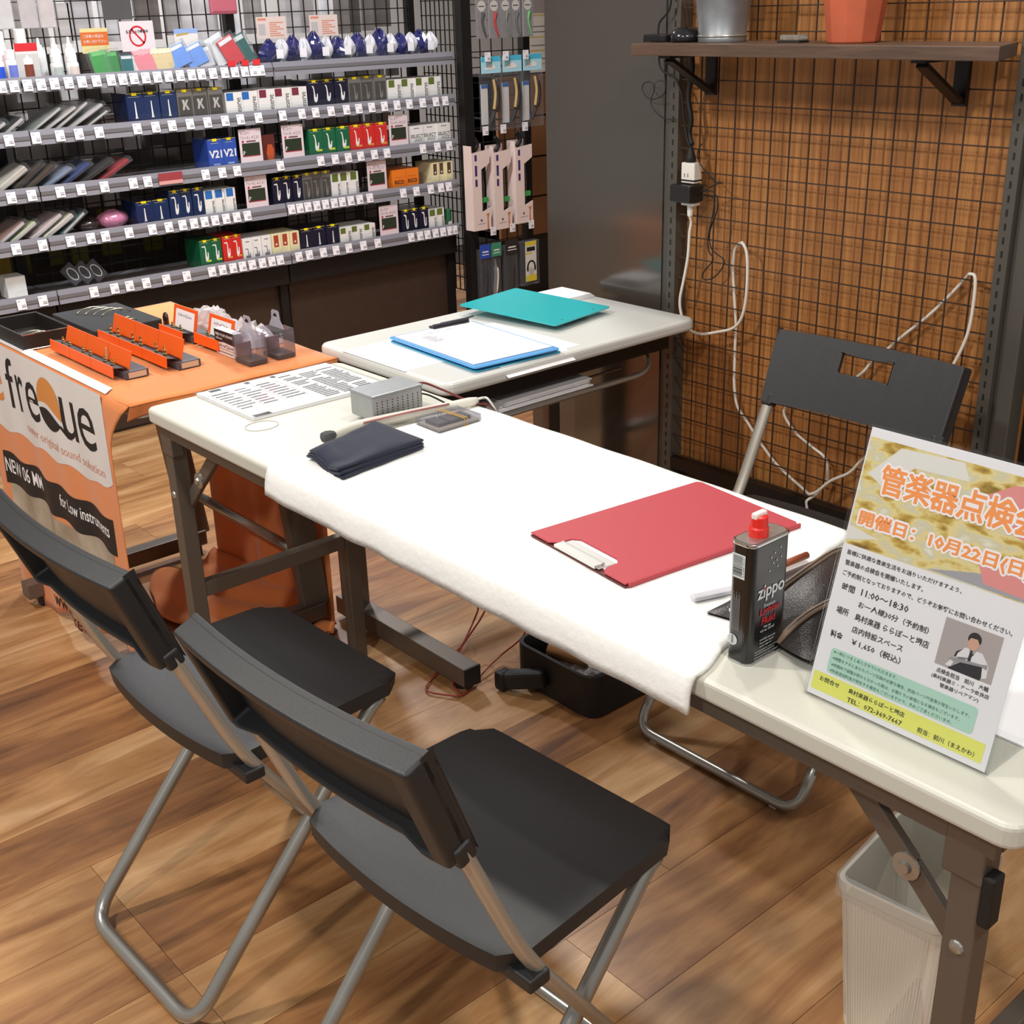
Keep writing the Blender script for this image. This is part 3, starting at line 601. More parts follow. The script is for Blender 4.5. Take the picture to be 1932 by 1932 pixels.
# lighter fluid can
t = thing('fluid_can', 'black lighter fluid can with red cap standing at the edge of the white cloth', 'can', (1.183, -1.19, .7))
CANB = mat('black_can_paint', '0C0C0E', .22, spec=.6, coat=.3)
R0 = rrect(1.1665, 1.1995, -1.2245, -1.1565, .0095, 6)
mb = MB(); mb.prism(R0, XY(.7), .0025, .148); mb.build('body', CANB, t, smooth=False, bevel=.001)
for z0, z1 in ((.7, .7035), (.8475, .852)):
    mb = MB(); mb.prism(rrect(1.1657, 1.2003, -1.2253, -1.1557, .0102, 6), XY(z0), 0, z1 - z0); mb.build('rim', CHROME, t, bevel=.0012)
mb = MB(); mb.prism(rrect(1.1685, 1.1975, -1.2225, -1.1585, .009, 6), XY(.8522), -.002, .0003); mb.build('lid', STEEL, t)
CAPR = mat('red_cap', 'E02A20', .35)
mb = MB(); mb.lathe([(.0115, .8522), (.0115, .862), (.0102, .864), (.0098, .8755), (.006, .877)], (1.183, -1.196, 0), 18); cp = mb.build('cap', CAPR, t, bevel=.0005)
mb = MB(); mb.box(1.179, 1.187, -1.206, -1.186, .873, .881); mb.build('flip_spout', mat('cap_white', 'F0DEDA', .4), cp, bevel=.002)
cf = rackfn(1.2); cl = wallfn(-1.225); y0 = -1.217
q = MB(); put_text(q, 'zippo', cf, y0 + .003, .777, .048, .021, .02, .05, .0002, res=4); put_text(q, 'Premium', cf, y0 + .016, .769, .02, .0045, 0, .1, .0002)
put_text(q, 'Net wt.', cf, y0 + .018, .7425, .013, .003, .005, 0, .0002); put_text(q, '4 fl. oz. 133 mℓ', cf, y0 + .012, .738, .025, .0035, .01, 0, .0002)
for i, b in enumerate(('DANGER: Extremely', 'flammable liquid', 'and vapor')): put_text(q, b, cf, y0 + .012, .7265 - i * .004, .028 - i * .003, .0028, .005, 0, .0002)
for i, b in enumerate(('See back panel for additional hazards', 'and precautionary statements', 'Distributed by the maker, Bradford PA', 'for use in lighters and hand warmers', 'Keep out of reach of children')): put_text(q, b, cf, y0 + .004, .7138 - i * .0032 - (.001 if i > 1 else 0), .046 - (i % 2) * .01, .0024, 0, 0, .0002)
for a, b in ((.024, .828), (.03, .832), (.04, .836), (.028, .82), (.034, .822), (.042, .824), (.022, .812), (.036, .814)): rect(q, cf, y0 + a, b, y0 + a + .0016, b + .0022)
q.build('white_lettering', mat('can_white_print', 'D9DBDD', .5), t)
q = MB(); put_text(q, 'Lighter', cf, y0 + .009, .758, .036, .011, .02, .1, .0002, res=3); put_text(q, 'Fluid', cf, y0 + .013, .7475, .024, .0095, .02, .1, .0002, res=3); poly(q, cf, [(y0 + .0145, .7915), (y0 + .018, .7915), (y0 + .0175, .7965)], .0003); q.build('red_lettering', REDINK, t)
q = MB(); rect(q, cl, 1.1715, .808, 1.1895, .8375); q.build('barcode_label', mat('can_label_white', 'D4DCDC', .5), t)
q = MB()
z = .8105
while z < .835: h = random.choice((.0004, .0006, .001)); rect(q, cl, 1.173, z, 1.186, z + h, .0004); z += h + random.choice((.0004, .0006, .0009))
put_text(q, '0 41689 30127', cl, 1.187, .811, .0018, .024, 0, 0, .0004, rot90=True); q.build('barcode', INK, t)
q = MB()
for i in range(11): rect(q, cl, 1.1715 + i * .0013, .742, 1.1719 + i * .0013, .791 - (i % 3) * .004)
q.build('fine_print', mat('grey_can_print', '8A8C90', .6), t)
q = MB(); poly(q, cl, arc(1.1765, .729, .007, .007, 0, 345, 20), .0003); q.build('round_badge', MATS['can_white_print'], t)
q = MB(); q.prism(arc(1.1765, .729, .0064, .0064, 0, 345, 20), cl, .0003, .0004); q.mi(1); rect(q, cl, 1.1755, .7245, 1.178, .732, .0006); poly(q, cl, arc(1.1768, .7335, .0015, .0015, 0, 315, 8), .0006); q.build('badge_figure', [mat('badge_grey', 'C5C7C9', .5), mat('badge_dark', '77797D', .5)], t)
# dark leather pouch
t = thing('leather_pouch', 'dark grey leather zip pouch lying behind the lighter fluid can', 'pouch', (1.17, -1.04, .7075))
LEA = mat('dark_leather', '2A2322', .34, noise=.2, nscale=40, bump=.3, bscale=500)
def pouch(u, v):
    x = 1.09 + .16 * u + .03 * v - .01 * math.sin(v * 3); y = -1.168 + .265 * v + .008 * math.sin(u * 5)
    b = max(0, 1 - abs(2 * u - 1) ** 2.6) * max(0, 1 - abs(2 * v - 1) ** 3); s = .004 * math.sin(u * 9 + v * 7) * b
    return Vector((x, y, .7105 + .044 * b + s))
mb = MB(); mb.sheet(pouch, 24, 30); mb.sheet(lambda u, v: Vector((pouch(u, v).x, pouch(u, v).y, .7085)), 24, 30)
mb.build('leather_body', LEA, t, smooth=True)
ZIP = mat('brown_zip_tape', '7A6553', .6)
for u0 in (.3, .68):
    mb = MB(); mb.tube([pouch(u0 + .1 * math.sin(k * .25), k / 20) + Vector((0, 0, .0018)) for k in range(21)], .0032, 6, flat=1.6); z = mb.build('zip', ZIP, t, smooth=True)
    mb = MB(); mb.tube([pouch(u0 + .1 * math.sin(k * .25), k / 20) + Vector((.001, 0, .0045)) for k in range(1, 20)], .0011, 5); mb.build('zip_teeth', mat('dark_zip', '2A2523', .4), z)
mb = MB(); mb.box(1.126, 1.132, -1.17, -1.155, .726, .73); mb.build('zip_pull', CHROME, t)
mb = MB(); mb.tube([(1.078, -1.01, .716), (1.082, -.955, .716)], .005, 8); mb.build('brown_stick', mat('russet_wood', '8C4426', .5), smooth=True, label='short russet brown wooden stick beside the dark pouch', category='stick')
t = thing('clear_tool', 'flat pale clear plastic tool between the red clipboard and the can', 'tool', (1.06, -1.13, .7078))
mb = MB(); mb.bar((1.055, -1.155, .712), (1.085, -1.07, .712), .014, .006); mb.build('blade', mat('frosted_plastic', 'C9C9D0', .3), t, bevel=.002)
mb = MB(); mb.bar((1.085, -1.07, .713), (1.092, -1.05, .713), .012, .008); mb.build('grip', mat('grey_grip', '7C7C82', .4), t, bevel=.002)

# ---------------------------------------------------------------- acrylic poster stand
PO = Vector((1.278, -1.221, .7015)); pb = Vector((0, .082, .288)).normalized(); pn = Vector((1, 0, 0)).cross(pb)
t = thing('poster_stand', 'clear acrylic stand holding the white event poster on the right of the long table', 'sign', tuple(PO))
pf = lambda u, v, w: PO + Vector((u / 1000, 0, 0)) + pb * (v / 1000 + .001) + pn * (w + .0012)
mb = MB(); mb.add([pf(u, v, w) for w in (-.0006, 0) for u, v in ((1.5, 1), (211, 1), (211, 298), (1.5, 298))], [(0, 3, 2, 1), (4, 5, 6, 7), (0, 1, 5, 4), (1, 2, 6, 5), (2, 3, 7, 6), (3, 0, 4, 7)])
pp = mb.build('poster', mat('poster_paper', 'E3E1E6', .5), t)
for w0, w1 in ((.0016, .003), (-.0035, -.002)):
    mb = MB(); mb.add([pf(u, v, w) for w in (w0, w1) for u, v in ((-1.5, -1), (214, -1), (214, 301), (-1.5, 301))], [(0, 3, 2, 1), (4, 5, 6, 7), (0, 1, 5, 4), (1, 2, 6, 5), (2, 3, 7, 6), (3, 0, 4, 7)])
    mb.build('acrylic_sheet', ACR, t)
mb = MB(); mb.box(PO.x - .0015, PO.x + .214, PO.y - .002, PO.y + .082, .7008, .7028); mb.build('acrylic_foot', ACR, t)
GOLD = bpy.data.materials.new('instrument_photo_print'); GOLD.use_nodes = True; nt = GOLD.node_tree; bb = nt.nodes['Principled BSDF']
tc = nt.nodes.new('ShaderNodeTexCoord'); mp = nt.nodes.new('ShaderNodeMapping'); mp.inputs['Rotation'].default_value = (0, 0, .4); mp.inputs['Scale'].default_value = (40, 90, 90); nt.links.new(tc.outputs['Object'], mp.inputs[0])
nz = nt.nodes.new('ShaderNodeTexNoise'); nz.inputs['Scale'].default_value = .9; nz.inputs['Detail'].default_value = 6; nt.links.new(mp.outputs[0], nz.inputs['Vector'])
cr = nt.nodes.new('ShaderNodeValToRGB'); cr.color_ramp.elements[0].position = .3; cr.color_ramp.elements[0].color = lin('7A5E22'); cr.color_ramp.elements[1].position = .75; cr.color_ramp.elements[1].color = lin('E6E2D4')
for p, c in ((.40, 'B8963A'), (.5, 'DCCB8C'), (.6, 'C8C2A8')): e = cr.color_ramp.elements.new(p); e.color = lin(c)
nt.links.new(nz.outputs[0], cr.inputs[0]); nt.links.new(cr.outputs[0], bb.inputs['Base Color']); bb.inputs['Roughness'].default_value = .5
q = MB(); rect(q, pf, 3, 172, 208, 288, .0001); q.build('photo_print', GOLD, pp)
q = MB(); poly(q, pf, [(140, 262), (165, 278), (208, 284), (208, 225), (175, 232)], .00016); poly(q, pf, [(150, 196), (175, 204), (208, 206), (208, 176), (160, 178)], .00016); q.build('hand_print', mat('pink_skin_print', 'D98A88', .6), pp)
q = MB(); poly(q, pf, [(10, 250), (40, 284), (110, 287), (120, 270), (60, 268), (30, 240)], .00015); poly(q, pf, [(3, 176), (40, 186), (3, 192)], .00015); q.build('white_cloth_print', mat('white_blur_print', 'D9D6D2', .6), pp)
q = MB(); poly(q, pf, [(100, 174), (208, 173), (208, 190), (150, 186)], .00014); q.build('grey_blur_print', mat('grey_blur', '9C9AA2', .6), pp)
HAL = mat('pale_lettering_halo', 'F0E8EC', .6); ORL = mat('orange_lettering', 'EE9450', .6)
for body, u0, v0, w, h in (('管楽器点検会', 26, 233, 176, 31), ('開催日：10月22日(日)', 12.5, 193.5, 190, 17.5)):
    q = MB(); [put_text(q, body, pf, u0 + 2.6 * math.cos(k * .524), v0 + 2.6 * math.sin(k * .524), w, h, .012, 0, .0003 + k * .00001, res=1) for k in range(12)]; q.build('title_halo', HAL, pp)
    q = MB(); [put_text(q, body, pf, u0 + dx, v0 + dy, w, h, .012, 0, .0005 + dl, res=1) for dx, dy, dl in ((-.45, -.3, 0), (.45, -.3, .00001), (-.45, .3, .00002), (.45, .3, .00003), (0, 0, .00004))]; q.build('title_lettering', ORL, pp)
q = MB(); rect(q, pf, 4.5, 7.5, 205, 28); q.build('yellow_band', mat('yellow_green_print', 'DCDD6C', .6), pp)
q = MB(); poly(q, pf, rrect(18.5, 189, 31, 59, 4), .0003); q.build('green_box', mat('mint_print', 'A9CFBF', .6), pp)
q = MB()
for body, u0, v0, w, h in (('皆様に快適な音楽生活をお送りいただけますよう、', 8.5, 160.5, 133, 6), ('管楽器の点検会を開催いたします。', 9, 149.5, 93, 6), ('ご予約制となっておりますので、どうぞお気軽にお問い合わせください。', 9, 138, 192, 6),
    ('時間', 12.5, 122.5, 15.5, 8), ('11:00～18:30', 36, 123.5, 56, 7.5), ('お一人様30分（予約制）', 36, 109.5, 83, 8), ('場所', 12.5, 96.5, 15, 8), ('島村楽器 ららぽーと堺店', 36, 96, 87, 8), ('店内特設スペース', 36, 82.5, 61, 7.5), ('料金', 12.5, 69.5, 15, 8), ('￥1,650（税込）', 39, 69, 59, 8),
    ('点検会担当　前川　大輔', 137, 77.5, 56, 5.2), ('(島村楽器ミ・ナーラ奈良店', 133.5, 70.2, 62, 5.2), ('管楽器リペアマン)', 144.5, 63.5, 42, 5.2),
    ('お問合せ', 13, 18.8, 25, 5.6), ('島村楽器ららぽーと堺店', 50, 18.5, 67, 5.8), ('TEL：072-369-7667', 50.5, 9.2, 66, 5.2), ('担当：前川（まえかわ）', 134, 10.5, 63, 6)):
    put_text(q, body, pf, u0, v0, w, h, .012, 0, .0004, res=1)
q.build('lettering', mat('poster_black_ink', '2A262B', .6), pp)
q = MB()
for body, u0, v0, w in (('※一枠につき１本とさせていただきます。', 22, 53.2, 77), ('※調整をするにあたりパーツ交換が必要な場合、別途パーツ代金等が発生いたします。', 22.3, 46.3, 160), ('※時間内で調整が終わらなかった際は、お預りでの修理になる場合もございます。', 22.5, 39, 151), ('※別途追加料金が発生する場合もございますので、予めご了承くださいませ。', 22.5, 32.5, 144)):
    put_text(q, body, pf, u0, v0, w, 4, .0, 0, .0005, res=1)
q.build('notes_lettering', mat('poster_teal_ink', '3F5A52', .6), pp)
q = MB(); rect(q, pf, 133, 85.5, 194, 134.5, .0002); q.build('portrait_print', mat('portrait_grey', 'A79C9C', .6), pp)
for nm, pts, c, lf in (('vest', [(148, 85.5), (182, 85.5), (184, 98), (178, 111), (168, 108), (160, 111), (152, 105)], '1F1C22', .00035), ('sleeves', [(144, 88), (150, 88), (154, 104), (160, 112), (164, 112), (168, 104), (172, 112), (178, 112), (187, 102), (188, 90), (183, 88), (181, 100), (172, 98), (160, 97), (151, 99)], 'D8D4D8', .0004),
    ('tie', [(165, 100), (168.5, 100), (168, 111), (165.5, 111)], '2A2530', .0005), ('face', arc(167, 118.5, 6, 7.5, 0, 345, 16), 'C69A86', .00045), ('hair', arc(167, 122.5, 7, 7, -8, 188, 12) + [(161, 119), (163, 123), (170, 123.5), (173, 119)], '1E1718', .0005), ('trumpet', [(146, 96), (150, 94.5), (180, 99), (186, 98), (186, 103), (180, 101.5), (150, 98)], '8E8C92', .0006)):
    q = MB(); poly(q, pf, pts, lf); q.build('portrait_' + nm, mat('print_' + nm, c, .6), pp)
t = thing('white_sheets', 'white paper sheets lying behind the poster stand', 'paper', (1.45, -1.06, .7))
for k in range(2): mb = MB(); mb.box(1.34 + .01 * k, 1.535, -1.15, -.93 + .02 * k, .7005 + .0012 * k, .7014 + .0012 * k); mb.build('sheet', WHITEP, t)
mb = MB(); mb.box(1.225, 1.33, -1.135, -1.0, .7005, .7018); mb.build('paper_under_pouch', WHITEP, label='white paper sheet showing between the can and the poster stand', category='paper')

# ================================================================ ON THE SIDE TABLE
TEAL = mat('teal_plastic', '2CB4BC', .2, spec=.6, coat=.3)
t = thing('teal_clipboard', 'glossy teal clipboard lying face down at the back of the side table', 'clipboard', (-.19, -.30, .7165), math.radians(9.7))
TM = lambda u, v, w: Vector((u, v, .018 + w - u * .035))
mb = MB(); mb.prism(rrect(-.146, .146, -.108, .108, .008), TM, 0, .0028); mb.build('board', TEAL, t, rel=False)
mb = MB(); mb.box(.085, .118, -.055, .055, .0005, .012); mb.box(.075, .122, -.03, .03, .002, .009); mb.build('black_clip', BLACK, t, rel=False, bevel=.002)
for v in (-.06, .06): mb = MB(); mb.prism([(.128 + .0025 * math.cos(k), v + .0025 * math.sin(k)) for k in range(6)], TM, .0029, .0031); mb.build('hole', mat('dark_teal', '0E4644', .6), t, rel=False)
BLUEC = mat('blue_clear_plastic', '5FA8E6', .2, coat=.3)
t = thing('blue_clipboard', 'blue clipboard with a printed form and black clip on the side table', 'clipboard', (-.064, -.592, .7165), math.radians(-4))
mb = MB(); mb.prism(rrect(-.165, .165, -.113, .113, .008), XY(0), .0005, .003); mb.build('lower_board', mat('cyan_board', '3FA6C8', .3), t, rel=False)
mb = MB(); mb.prism(rrect(-.165, .168, -.116, .108, .01), lambda u, v, w: Vector((u, v, w + .012 - abs(u) * .02)), 0, .0022); mb.build('upper_board', BLUEC, t, rel=False)
mb = MB(); mb.prism([(-.155, -.104), (.148, -.104), (.148, .1), (-.155, .1)], lambda u, v, w: Vector((u, v, w + .0145 - abs(u) * .02)), 0, .0016); f = mb.build('form', WHITEP, t, rel=False)
q = MB(); ff = lambda u, v, w: Vector((u, v, .0163 - abs(u) * .02 + w))
for i in range(5): rect(q, ff, -.10 + i * .012, -.07, -.097 + i * .012, -.045 + .01 * (i % 2))
for i in range(3): rect(q, ff, -.06 + i * .03, .0 - .01 * i, -.058 + i * .03, .03 - .01 * i)
q.build('form_print', GREYINK, f, rel=False)
q = MB(); put_text(q, 'CHECK SHEET', ff, -.13, -.05, .01, .09, 0, 0, .0002, rot90=True); q.build('form_heading', mat('pale_print', 'A9A9AE', .7), f, rel=False)
mb = MB(); mb.box(-.168, -.146, -.005, .092, .0125, .017); mb.tube([(-.15, -.005, .02), (-.15, .092, .02)], .0035, 6); mb.tube([(-.157, .02, .0205), (-.14, .08, .026), (-.14, .1, .028)], .0022, 6); mb.build('black_clip', mat('violet_black', '27222E', .4), t, rel=False)
t = thing('loose_papers', 'white papers spread under the clipboards on the side table', 'papers', (-.1, -.55, .716))
mb = MB(); mb.box(-.25, -.02, -.81, -.50, .7162, .7166); mb.build('sheet', WHITEP, t)
mb = MB(); mb.sheet(lambda u, v: Vector((-.07 + .188 * u + (.006 if u > .95 else 0), -.655 + .19 * v, .7168 + (-.018 * max(0, u - .9) / .1))), 20, 2); mb.build('sheet', WHITEP, t)
mb = MB(); mb.box(-.2, .09, -.48, -.42, .7162, .7166); mb.build('sheet', WHITEP, t)
t = thing('paper_pile', 'small pile of white papers behind the teal clipboard', 'papers', (-.3, -.12, .716))
for k in range(3): mb = MB(); mb.box(-.33 + .004 * k, -.215, -.19, -.075 - .006 * k, .7163 + .004 * k, .72 + .004 * k); mb.build('sheet', WHITEP, t)
t = thing('tray_papers', 'stack of white papers in the wire tray under the side table', 'papers', (.0, -.47, .608))
for k in range(5):
    mb = MB(); mb.box(-.1 + .006 * k, .07 - .005 * (k % 3), -.64 + .006 * k, -.36 - .012 * (k % 2), .6068 + .0035 * k, .6100 + .0035 * k); mb.build('sheet', WHITEP, t)

# ================================================================ ON THE ORANGE TABLE
t = thing('black_tray', 'black leatherette tray with silver edge at the far left of the orange table', 'tray', (-.93, -1.225, .7))
TRB = mat('black_leatherette', '1B1715', .5, bump=.2, bscale=500)
x0, x1, ya, yb, zt = -1.05, -.835, -1.288, -1.172, .737
mb = MB(); mb.box(x0, x1, ya, yb, .7008, .704); mb.build('tray_base', TRB, t)
for a in ((x0, x1, ya, ya + .004), (x0, x1, yb - .004, yb), (x1 - .004, x1, ya + .004, yb - .004), (x0, x0 + .004, ya + .004, yb - .004)):
    mb = MB(); mb.box(a[0], a[1], a[2], a[3], .704, zt); mb.build('tray_wall', TRB, t)
mb = MB(); mb.tube([(x0, ya, zt), (x1, ya, zt), (x1, yb, zt), (x0, yb, zt)], .0014, 6, closed=True); mb.build('silver_edge', CHROME, t)
mb = MB(); mb.tube([(x0, ya - .0005, .7025), (x1 + .0005, ya - .0005, .7025), (x1 + .0005, yb, .7025)], .001, 5); mb.build('lower_edge', CHROME, t)
def bangle(name, c, r, label, group, lean=.9, a0=20, a1=160, rr=.0012, yaw=0):
    P = []
    for k in range(13):
        a = math.radians(a0 + (a1 - a0) * k / 12); P.append((c[0] + r * math.cos(a) * math.sin(yaw), c[1] + r * math.cos(a) * math.cos(yaw), c[2] + r * math.sin(a) * .45 - r * math.sin(math.radians(a0)) * .45))
    mb = MB(); mb.tube(P, rr, 6); mb.build(name, mat('gold_wire', 'D8CBA8', .2, metal=1), smooth=True, label=label, category='ring', group=group)
for k in range(5): bangle('wire_ring', (-.875 - k * .02, -1.225 + .008 * (k % 2), .7055), .034, 'thin gold wire ring in the black tray, %s from the right' % ('first', 'second', 'third', 'fourth', 'fifth')[k], 'gold rings in the black tray', rr=.0015)
t = thing('foam_board', 'black foam display board with slots behind the orange card boxes', 'display board', (-.9, -1.05, .7))
mb = MB(); mb.prism(rrect(-1.05, -.79, -1.137, -.966, .008), XY(.7008), 0, .025); mb.build('foam', mat('black_foam', '232326', .85, bump=.3, bscale=900), t, bevel=.002)
for k in range(4): bangle('wire_ring', (-.99 + k * .022, -1.06 + .012 * k, .7265), .04, 'slim curved silver ring in the foam board, %s from the left' % ('first', 'second', 'third', 'fourth')[k], 'silver rings in the foam board', rr=.0013)
for k in range(2): bangle('small_wire_ring', (-.85 + k * .022, -1.03, .7265), .016, '%s short silver hook at the end of the foam board' % ('left', 'right')[k], 'silver hooks in the foam board', rr=.0012)
def hump(x, y): q = MB(); q.tube([(x, y, .701), (x, y, .72), (x, y + .001, .729), (x, y + .002, .733)], [.012, .012, .009, .003], 12, flat=.5); return q
hump(-.82, -.945).build('black_stopper', mat('dark_brown_gloss', '2A1A18', .25), smooth=True, label='dark upright rounded stopper behind the foam board', category='stopper')
SIL = mat('gold_metal', 'E0CF9A', .18, metal=1); GREYB = mat('grey_box_card', '4A4A52', .6)
def orange_box(label, x0, y0, n, seglen, h_back, nscrew, white=False, group='orange display boxes', screwh=.02):
    L = n * seglen; t = thing('orange_display_box', label, 'display box', (x0 + L / 2, y0, .7), 0, group)
    mb = MB(); mb.box(x0 + .006, x0 + L + .012, y0 + .012, y0 + .064, .7008, .716); b = mb.build('grey_tray', GREYB, t)
    q = MB(); rect(q, rackfn(x0 + L + .0121), y0 + .019, .7025, y0 + .059, .7145); q.build('end_label', mat('beige_label', 'CDB49C', .6), b)
    for k in range(n):
        a = x0 + k * seglen + .0008; e = x0 + (k + 1) * seglen - .0008
        mb = MB(); mb.add([(a, y0 - .010, .7065), (e, y0 - .010, .7065), (e, y0 - .008, .730), (a, y0 - .008, .730), (a, y0 - .008, .7065), (e, y0 - .008, .7065), (e, y0 - .0062, .730), (a, y0 - .0062, .730)], [(0, 1, 2, 3), (4, 7, 6, 5), (0, 4, 5, 1), (3, 2, 6, 7), (0, 3, 7, 4), (1, 5, 6, 2)]); mb.build('front_flap', ORANGE_B, t)
        mb = MB(); mb.add([(a, y0 - .006, .7265), (e, y0 - .006, .7265), (e, y0 + .024, .7215), (a, y0 + .024, .7215)], [(0, 1, 2, 3)]); mb.build('foam_bed', BLACK, t, solid=.001)
        mb = MB(); yb = y0 + .026; mb.add([(a, yb, .7165), (e, yb, .7165), (e, yb + .012, .7165 + h_back), (a, yb + .012, .7165 + h_back), (a, yb + .0016, .7165), (e, yb + .0016, .7165), (e, yb + .0136, .7165 + h_back), (a, yb + .0136, .7165 + h_back)], [(0, 1, 2, 3), (4, 7, 6, 5), (0, 4, 5, 1), (3, 2, 6, 7), (0, 3, 7, 4), (1, 5, 6, 2)]); bk = mb.build('back_card', ORANGE_B, t)
        if white:
            fnb = lambda u, v, w: Vector((u, yb - w + .012 * v / h_back, .7165 + v))
            q = MB(); rect(q, fnb, a + .012, .0, e - .012, h_back - .008, .0003); q.build('white_card', WHITEP, bk)
            q = MB(); put_text(q, 'lefreQue', fnb, a + .026, h_back * .55, (e - a) * .55, .008, 0, 0, .0006); q.build('lettering', mat('purple_grey_ink', '8A6A74', .6), bk)
    for k in range(nscrew):
        xs = x0 + L * (k + .5) / nscrew + (.006 if k % 2 == 0 else -.012); zz = .7235
        mb = MB(); s = screwh / .02; mb.lathe([(.0058, 0), (.0062, .004 * s), (.0045, .006 * s), (.0052, .011 * s), (.003, .014 * s), (.0032, .019 * s), (.001, .0205 * s)], (xs, y0 + .010, zz), 8, sq=.7); mb.build('gold_screw', SIL, t)
    return t
orange_box('three-part orange card box of small gold screws nearest the banner edge', -.788, -1.236, 3, .112, .037, 6, group=None, screwh=.014)
orange_box('three-part orange card box of larger gold screws in the middle row', -.79, -1.122, 3, .117, .044, 6, group=None, screwh=.022)
orange_box('single orange card box with silver screws and white card beside the foam board', -.735, -.995, 1, .118, .054, 2, True, None, .014)
orange_box('single orange card box with gold screws and white card beside the clear boxes', -.60, -.975, 1, .118, .050, 2, True, None, .014)
mb = MB(); mb.tube([(-.552, -1.213, .719), (-.552, -1.211, .747)], .0022, 6); mb.build('thin_screwdriver', mat('amber_tip', 'C9A06A', .4), label='thin upright pin with red tip in the nearest orange box', category='pin')
# clear hook boxes and black and white carton
def hook_box(label, x0, y0):
    t = thing('clear_hook_box', label, 'box', (x0 + .033, y0 + .023, .7), 0, 'clear boxes on the orange table')
    mb = MB(); mb.box(x0, x0 + .066, y0, y0 + .046, .7012, .765); mb.build('clear_shell', CASEP, t, bevel=.001)
    mb = MB(); mb.box(x0 + .002, x0 + .064, y0 + .002, y0 + .044, .7018, .710); mb.build('brown_base', mat('brown_insert', '4A3A34', .7), t)
    mb = MB(); mb.box(x0 + .004, x0 + .008, y0 + .004, y0 + .04, .71, .74); mb.build('mauve_insert', mat('mauve_card', '8C6A6E', .6), t)
    mb = MB(); mb.prism([(x0 + .002, .765), (x0 + .064, .765), (x0 + .05, .783), (x0 + .048, .799), (x0 + .043, .803), (x0 + .022, .803), (x0 + .017, .799), (x0 + .015, .783)], wallfn(y0 + .023), -.0006, .0006); h = mb.build('hanger', mat('hazy_plastic', 'B9BAC6', .15, alpha=.55), t)
    mb = MB(); mb.prism([(x0 + .024, .789), (x0 + .04, .789), (x0 + .038, .794), (x0 + .033, .797), (x0 + .027, .794)], wallfn(y0 + .023), .0007, .0009); mb.build('hang_hole', BLACK, h)
    return t
hook_box('clear plastic hook box nearest the price list on the orange table', -.403, -.99)
hook_box('clear plastic hook box behind the other, near the side table corner', -.403, -.92)
t = thing('sound_bridge_carton', 'small black and white carton beside the clear plastic boxes', 'carton', (-.455, -.97, .7))
mb = MB(); mb.box(-.498, -.408, -.982, -.962, .7012, .757); mb.build('carton_body', mat('carton_white', 'DCD2CE', .5), t)
q = MB(); cfn = wallfn(-.9822); rect(q, cfn, -.498, .733, -.408, .757); poly(q, cfn, [(-.498, .733), (-.408, .733), (-.408, .729), (-.46, .7315), (-.498, .727)]); q.build('black_panel', INK, t)
q = MB(); put_text(q, 'FREE YOUR SOUND', cfn, -.492, .744, .076, .006, .01, 0, .0006); put_text(q, 'silver', cfn, -.492, .736, .03, .005, 0, 0, .0006); q.build('white_lettering', WHITEP, t)
q = MB(); put_text(q, 'lefreQue', cfn, -.49, .718, .074, .009, 0, 0, .0006); rect(q, cfn, -.498, .7145, -.408, .7155); rect(q, cfn, -.49, .707, -.42, .709); q.build('grey_lettering', mat('carton_grey_ink', '6A5A5E', .6), t)
# crumpled clear bags
FOILM = mat('crumpled_clear_film', 'D6D4D8', .12, spec=.8, bump=.6, bscale=60, alpha=.75)
def crumple(x0, x1, y0, y1, h, seed):
    rnd = random.Random(seed); J = {(i, j): rnd.uniform(-1, 1) for i in range(13) for j in range(9)}
    def fn(u, v):
        i, j = round(u * 12), round(v * 8); e = min(u, 1 - u, v, 1 - v); k = J[i, j]
        return Vector((x0 + (x1 - x0) * u + .004 * k, y0 + (y1 - y0) * v + .003 * J[j, i % 9], .702 + (h * min(1, e * 4.5)) * (.72 + .3 * k)))
    q = MB(); q.sheet(fn, 12, 8); return q
crumple(-.78, -.645, -.925, -.83, .05, 3).build('clear_bag', FOILM, label='crumpled clear plastic bag behind the first small orange box', category='bag')
crumple(-.64, -.46, -.935, -.835, .045, 5).build('clear_bag', FOILM, label='long crumpled clear plastic bag behind the black and white carton', category='bag')

t = thing('price_card', 'small white price card lying between the tray and the foam board', 'card', (-.81, -1.155, .7))
mb = MB(); mb.box(-.83, -.795, -1.168, -1.14, .7008, .7016); mb.build('card', WHITEP, t)
q = MB(); rect(q, XY(.7017), -.825, -1.16, -.805, -1.157); rect(q, XY(.7017), -.825, -1.152, -.81, -1.149); q.build('print', GREYINK, t)

# ================================================================ ON THE FLOOR
t = thing('waste_bin', 'ribbed off-white rectangular waste bin with clear liner under the long table', 'bin', (1.27, -.9, 0), math.radians(7))
BINM = mat('off_white_plastic', 'F0EBDF', .4)
def ringp(hx, hy, z, r=.02, rib=0):
    P = rrect(-hx, hx, -hy, hy, r, 4); return [Vector((x, y, z)) for x, y in P]
mb = MB()
R = [ringp(.058, .082, .0), ringp(.073, .103, .268), ringp(.077, .107, .272), ringp(.077, .107, .288), ringp(.072, .102, .288), ringp(.056, .08, .006)]
n = len(R[0]); mb.add([p for r in R for p in r], [(k * n + i, k * n + (i + 1) % n, (k + 1) * n + (i + 1) % n, (k + 1) * n + i) for k in range(5) for i in range(n)] + [tuple(range(n - 1, -1, -1)), tuple(5 * n + i for i in range(n))])
mb.build('bin_body', BINM, t, rel=False)
mb = MB()
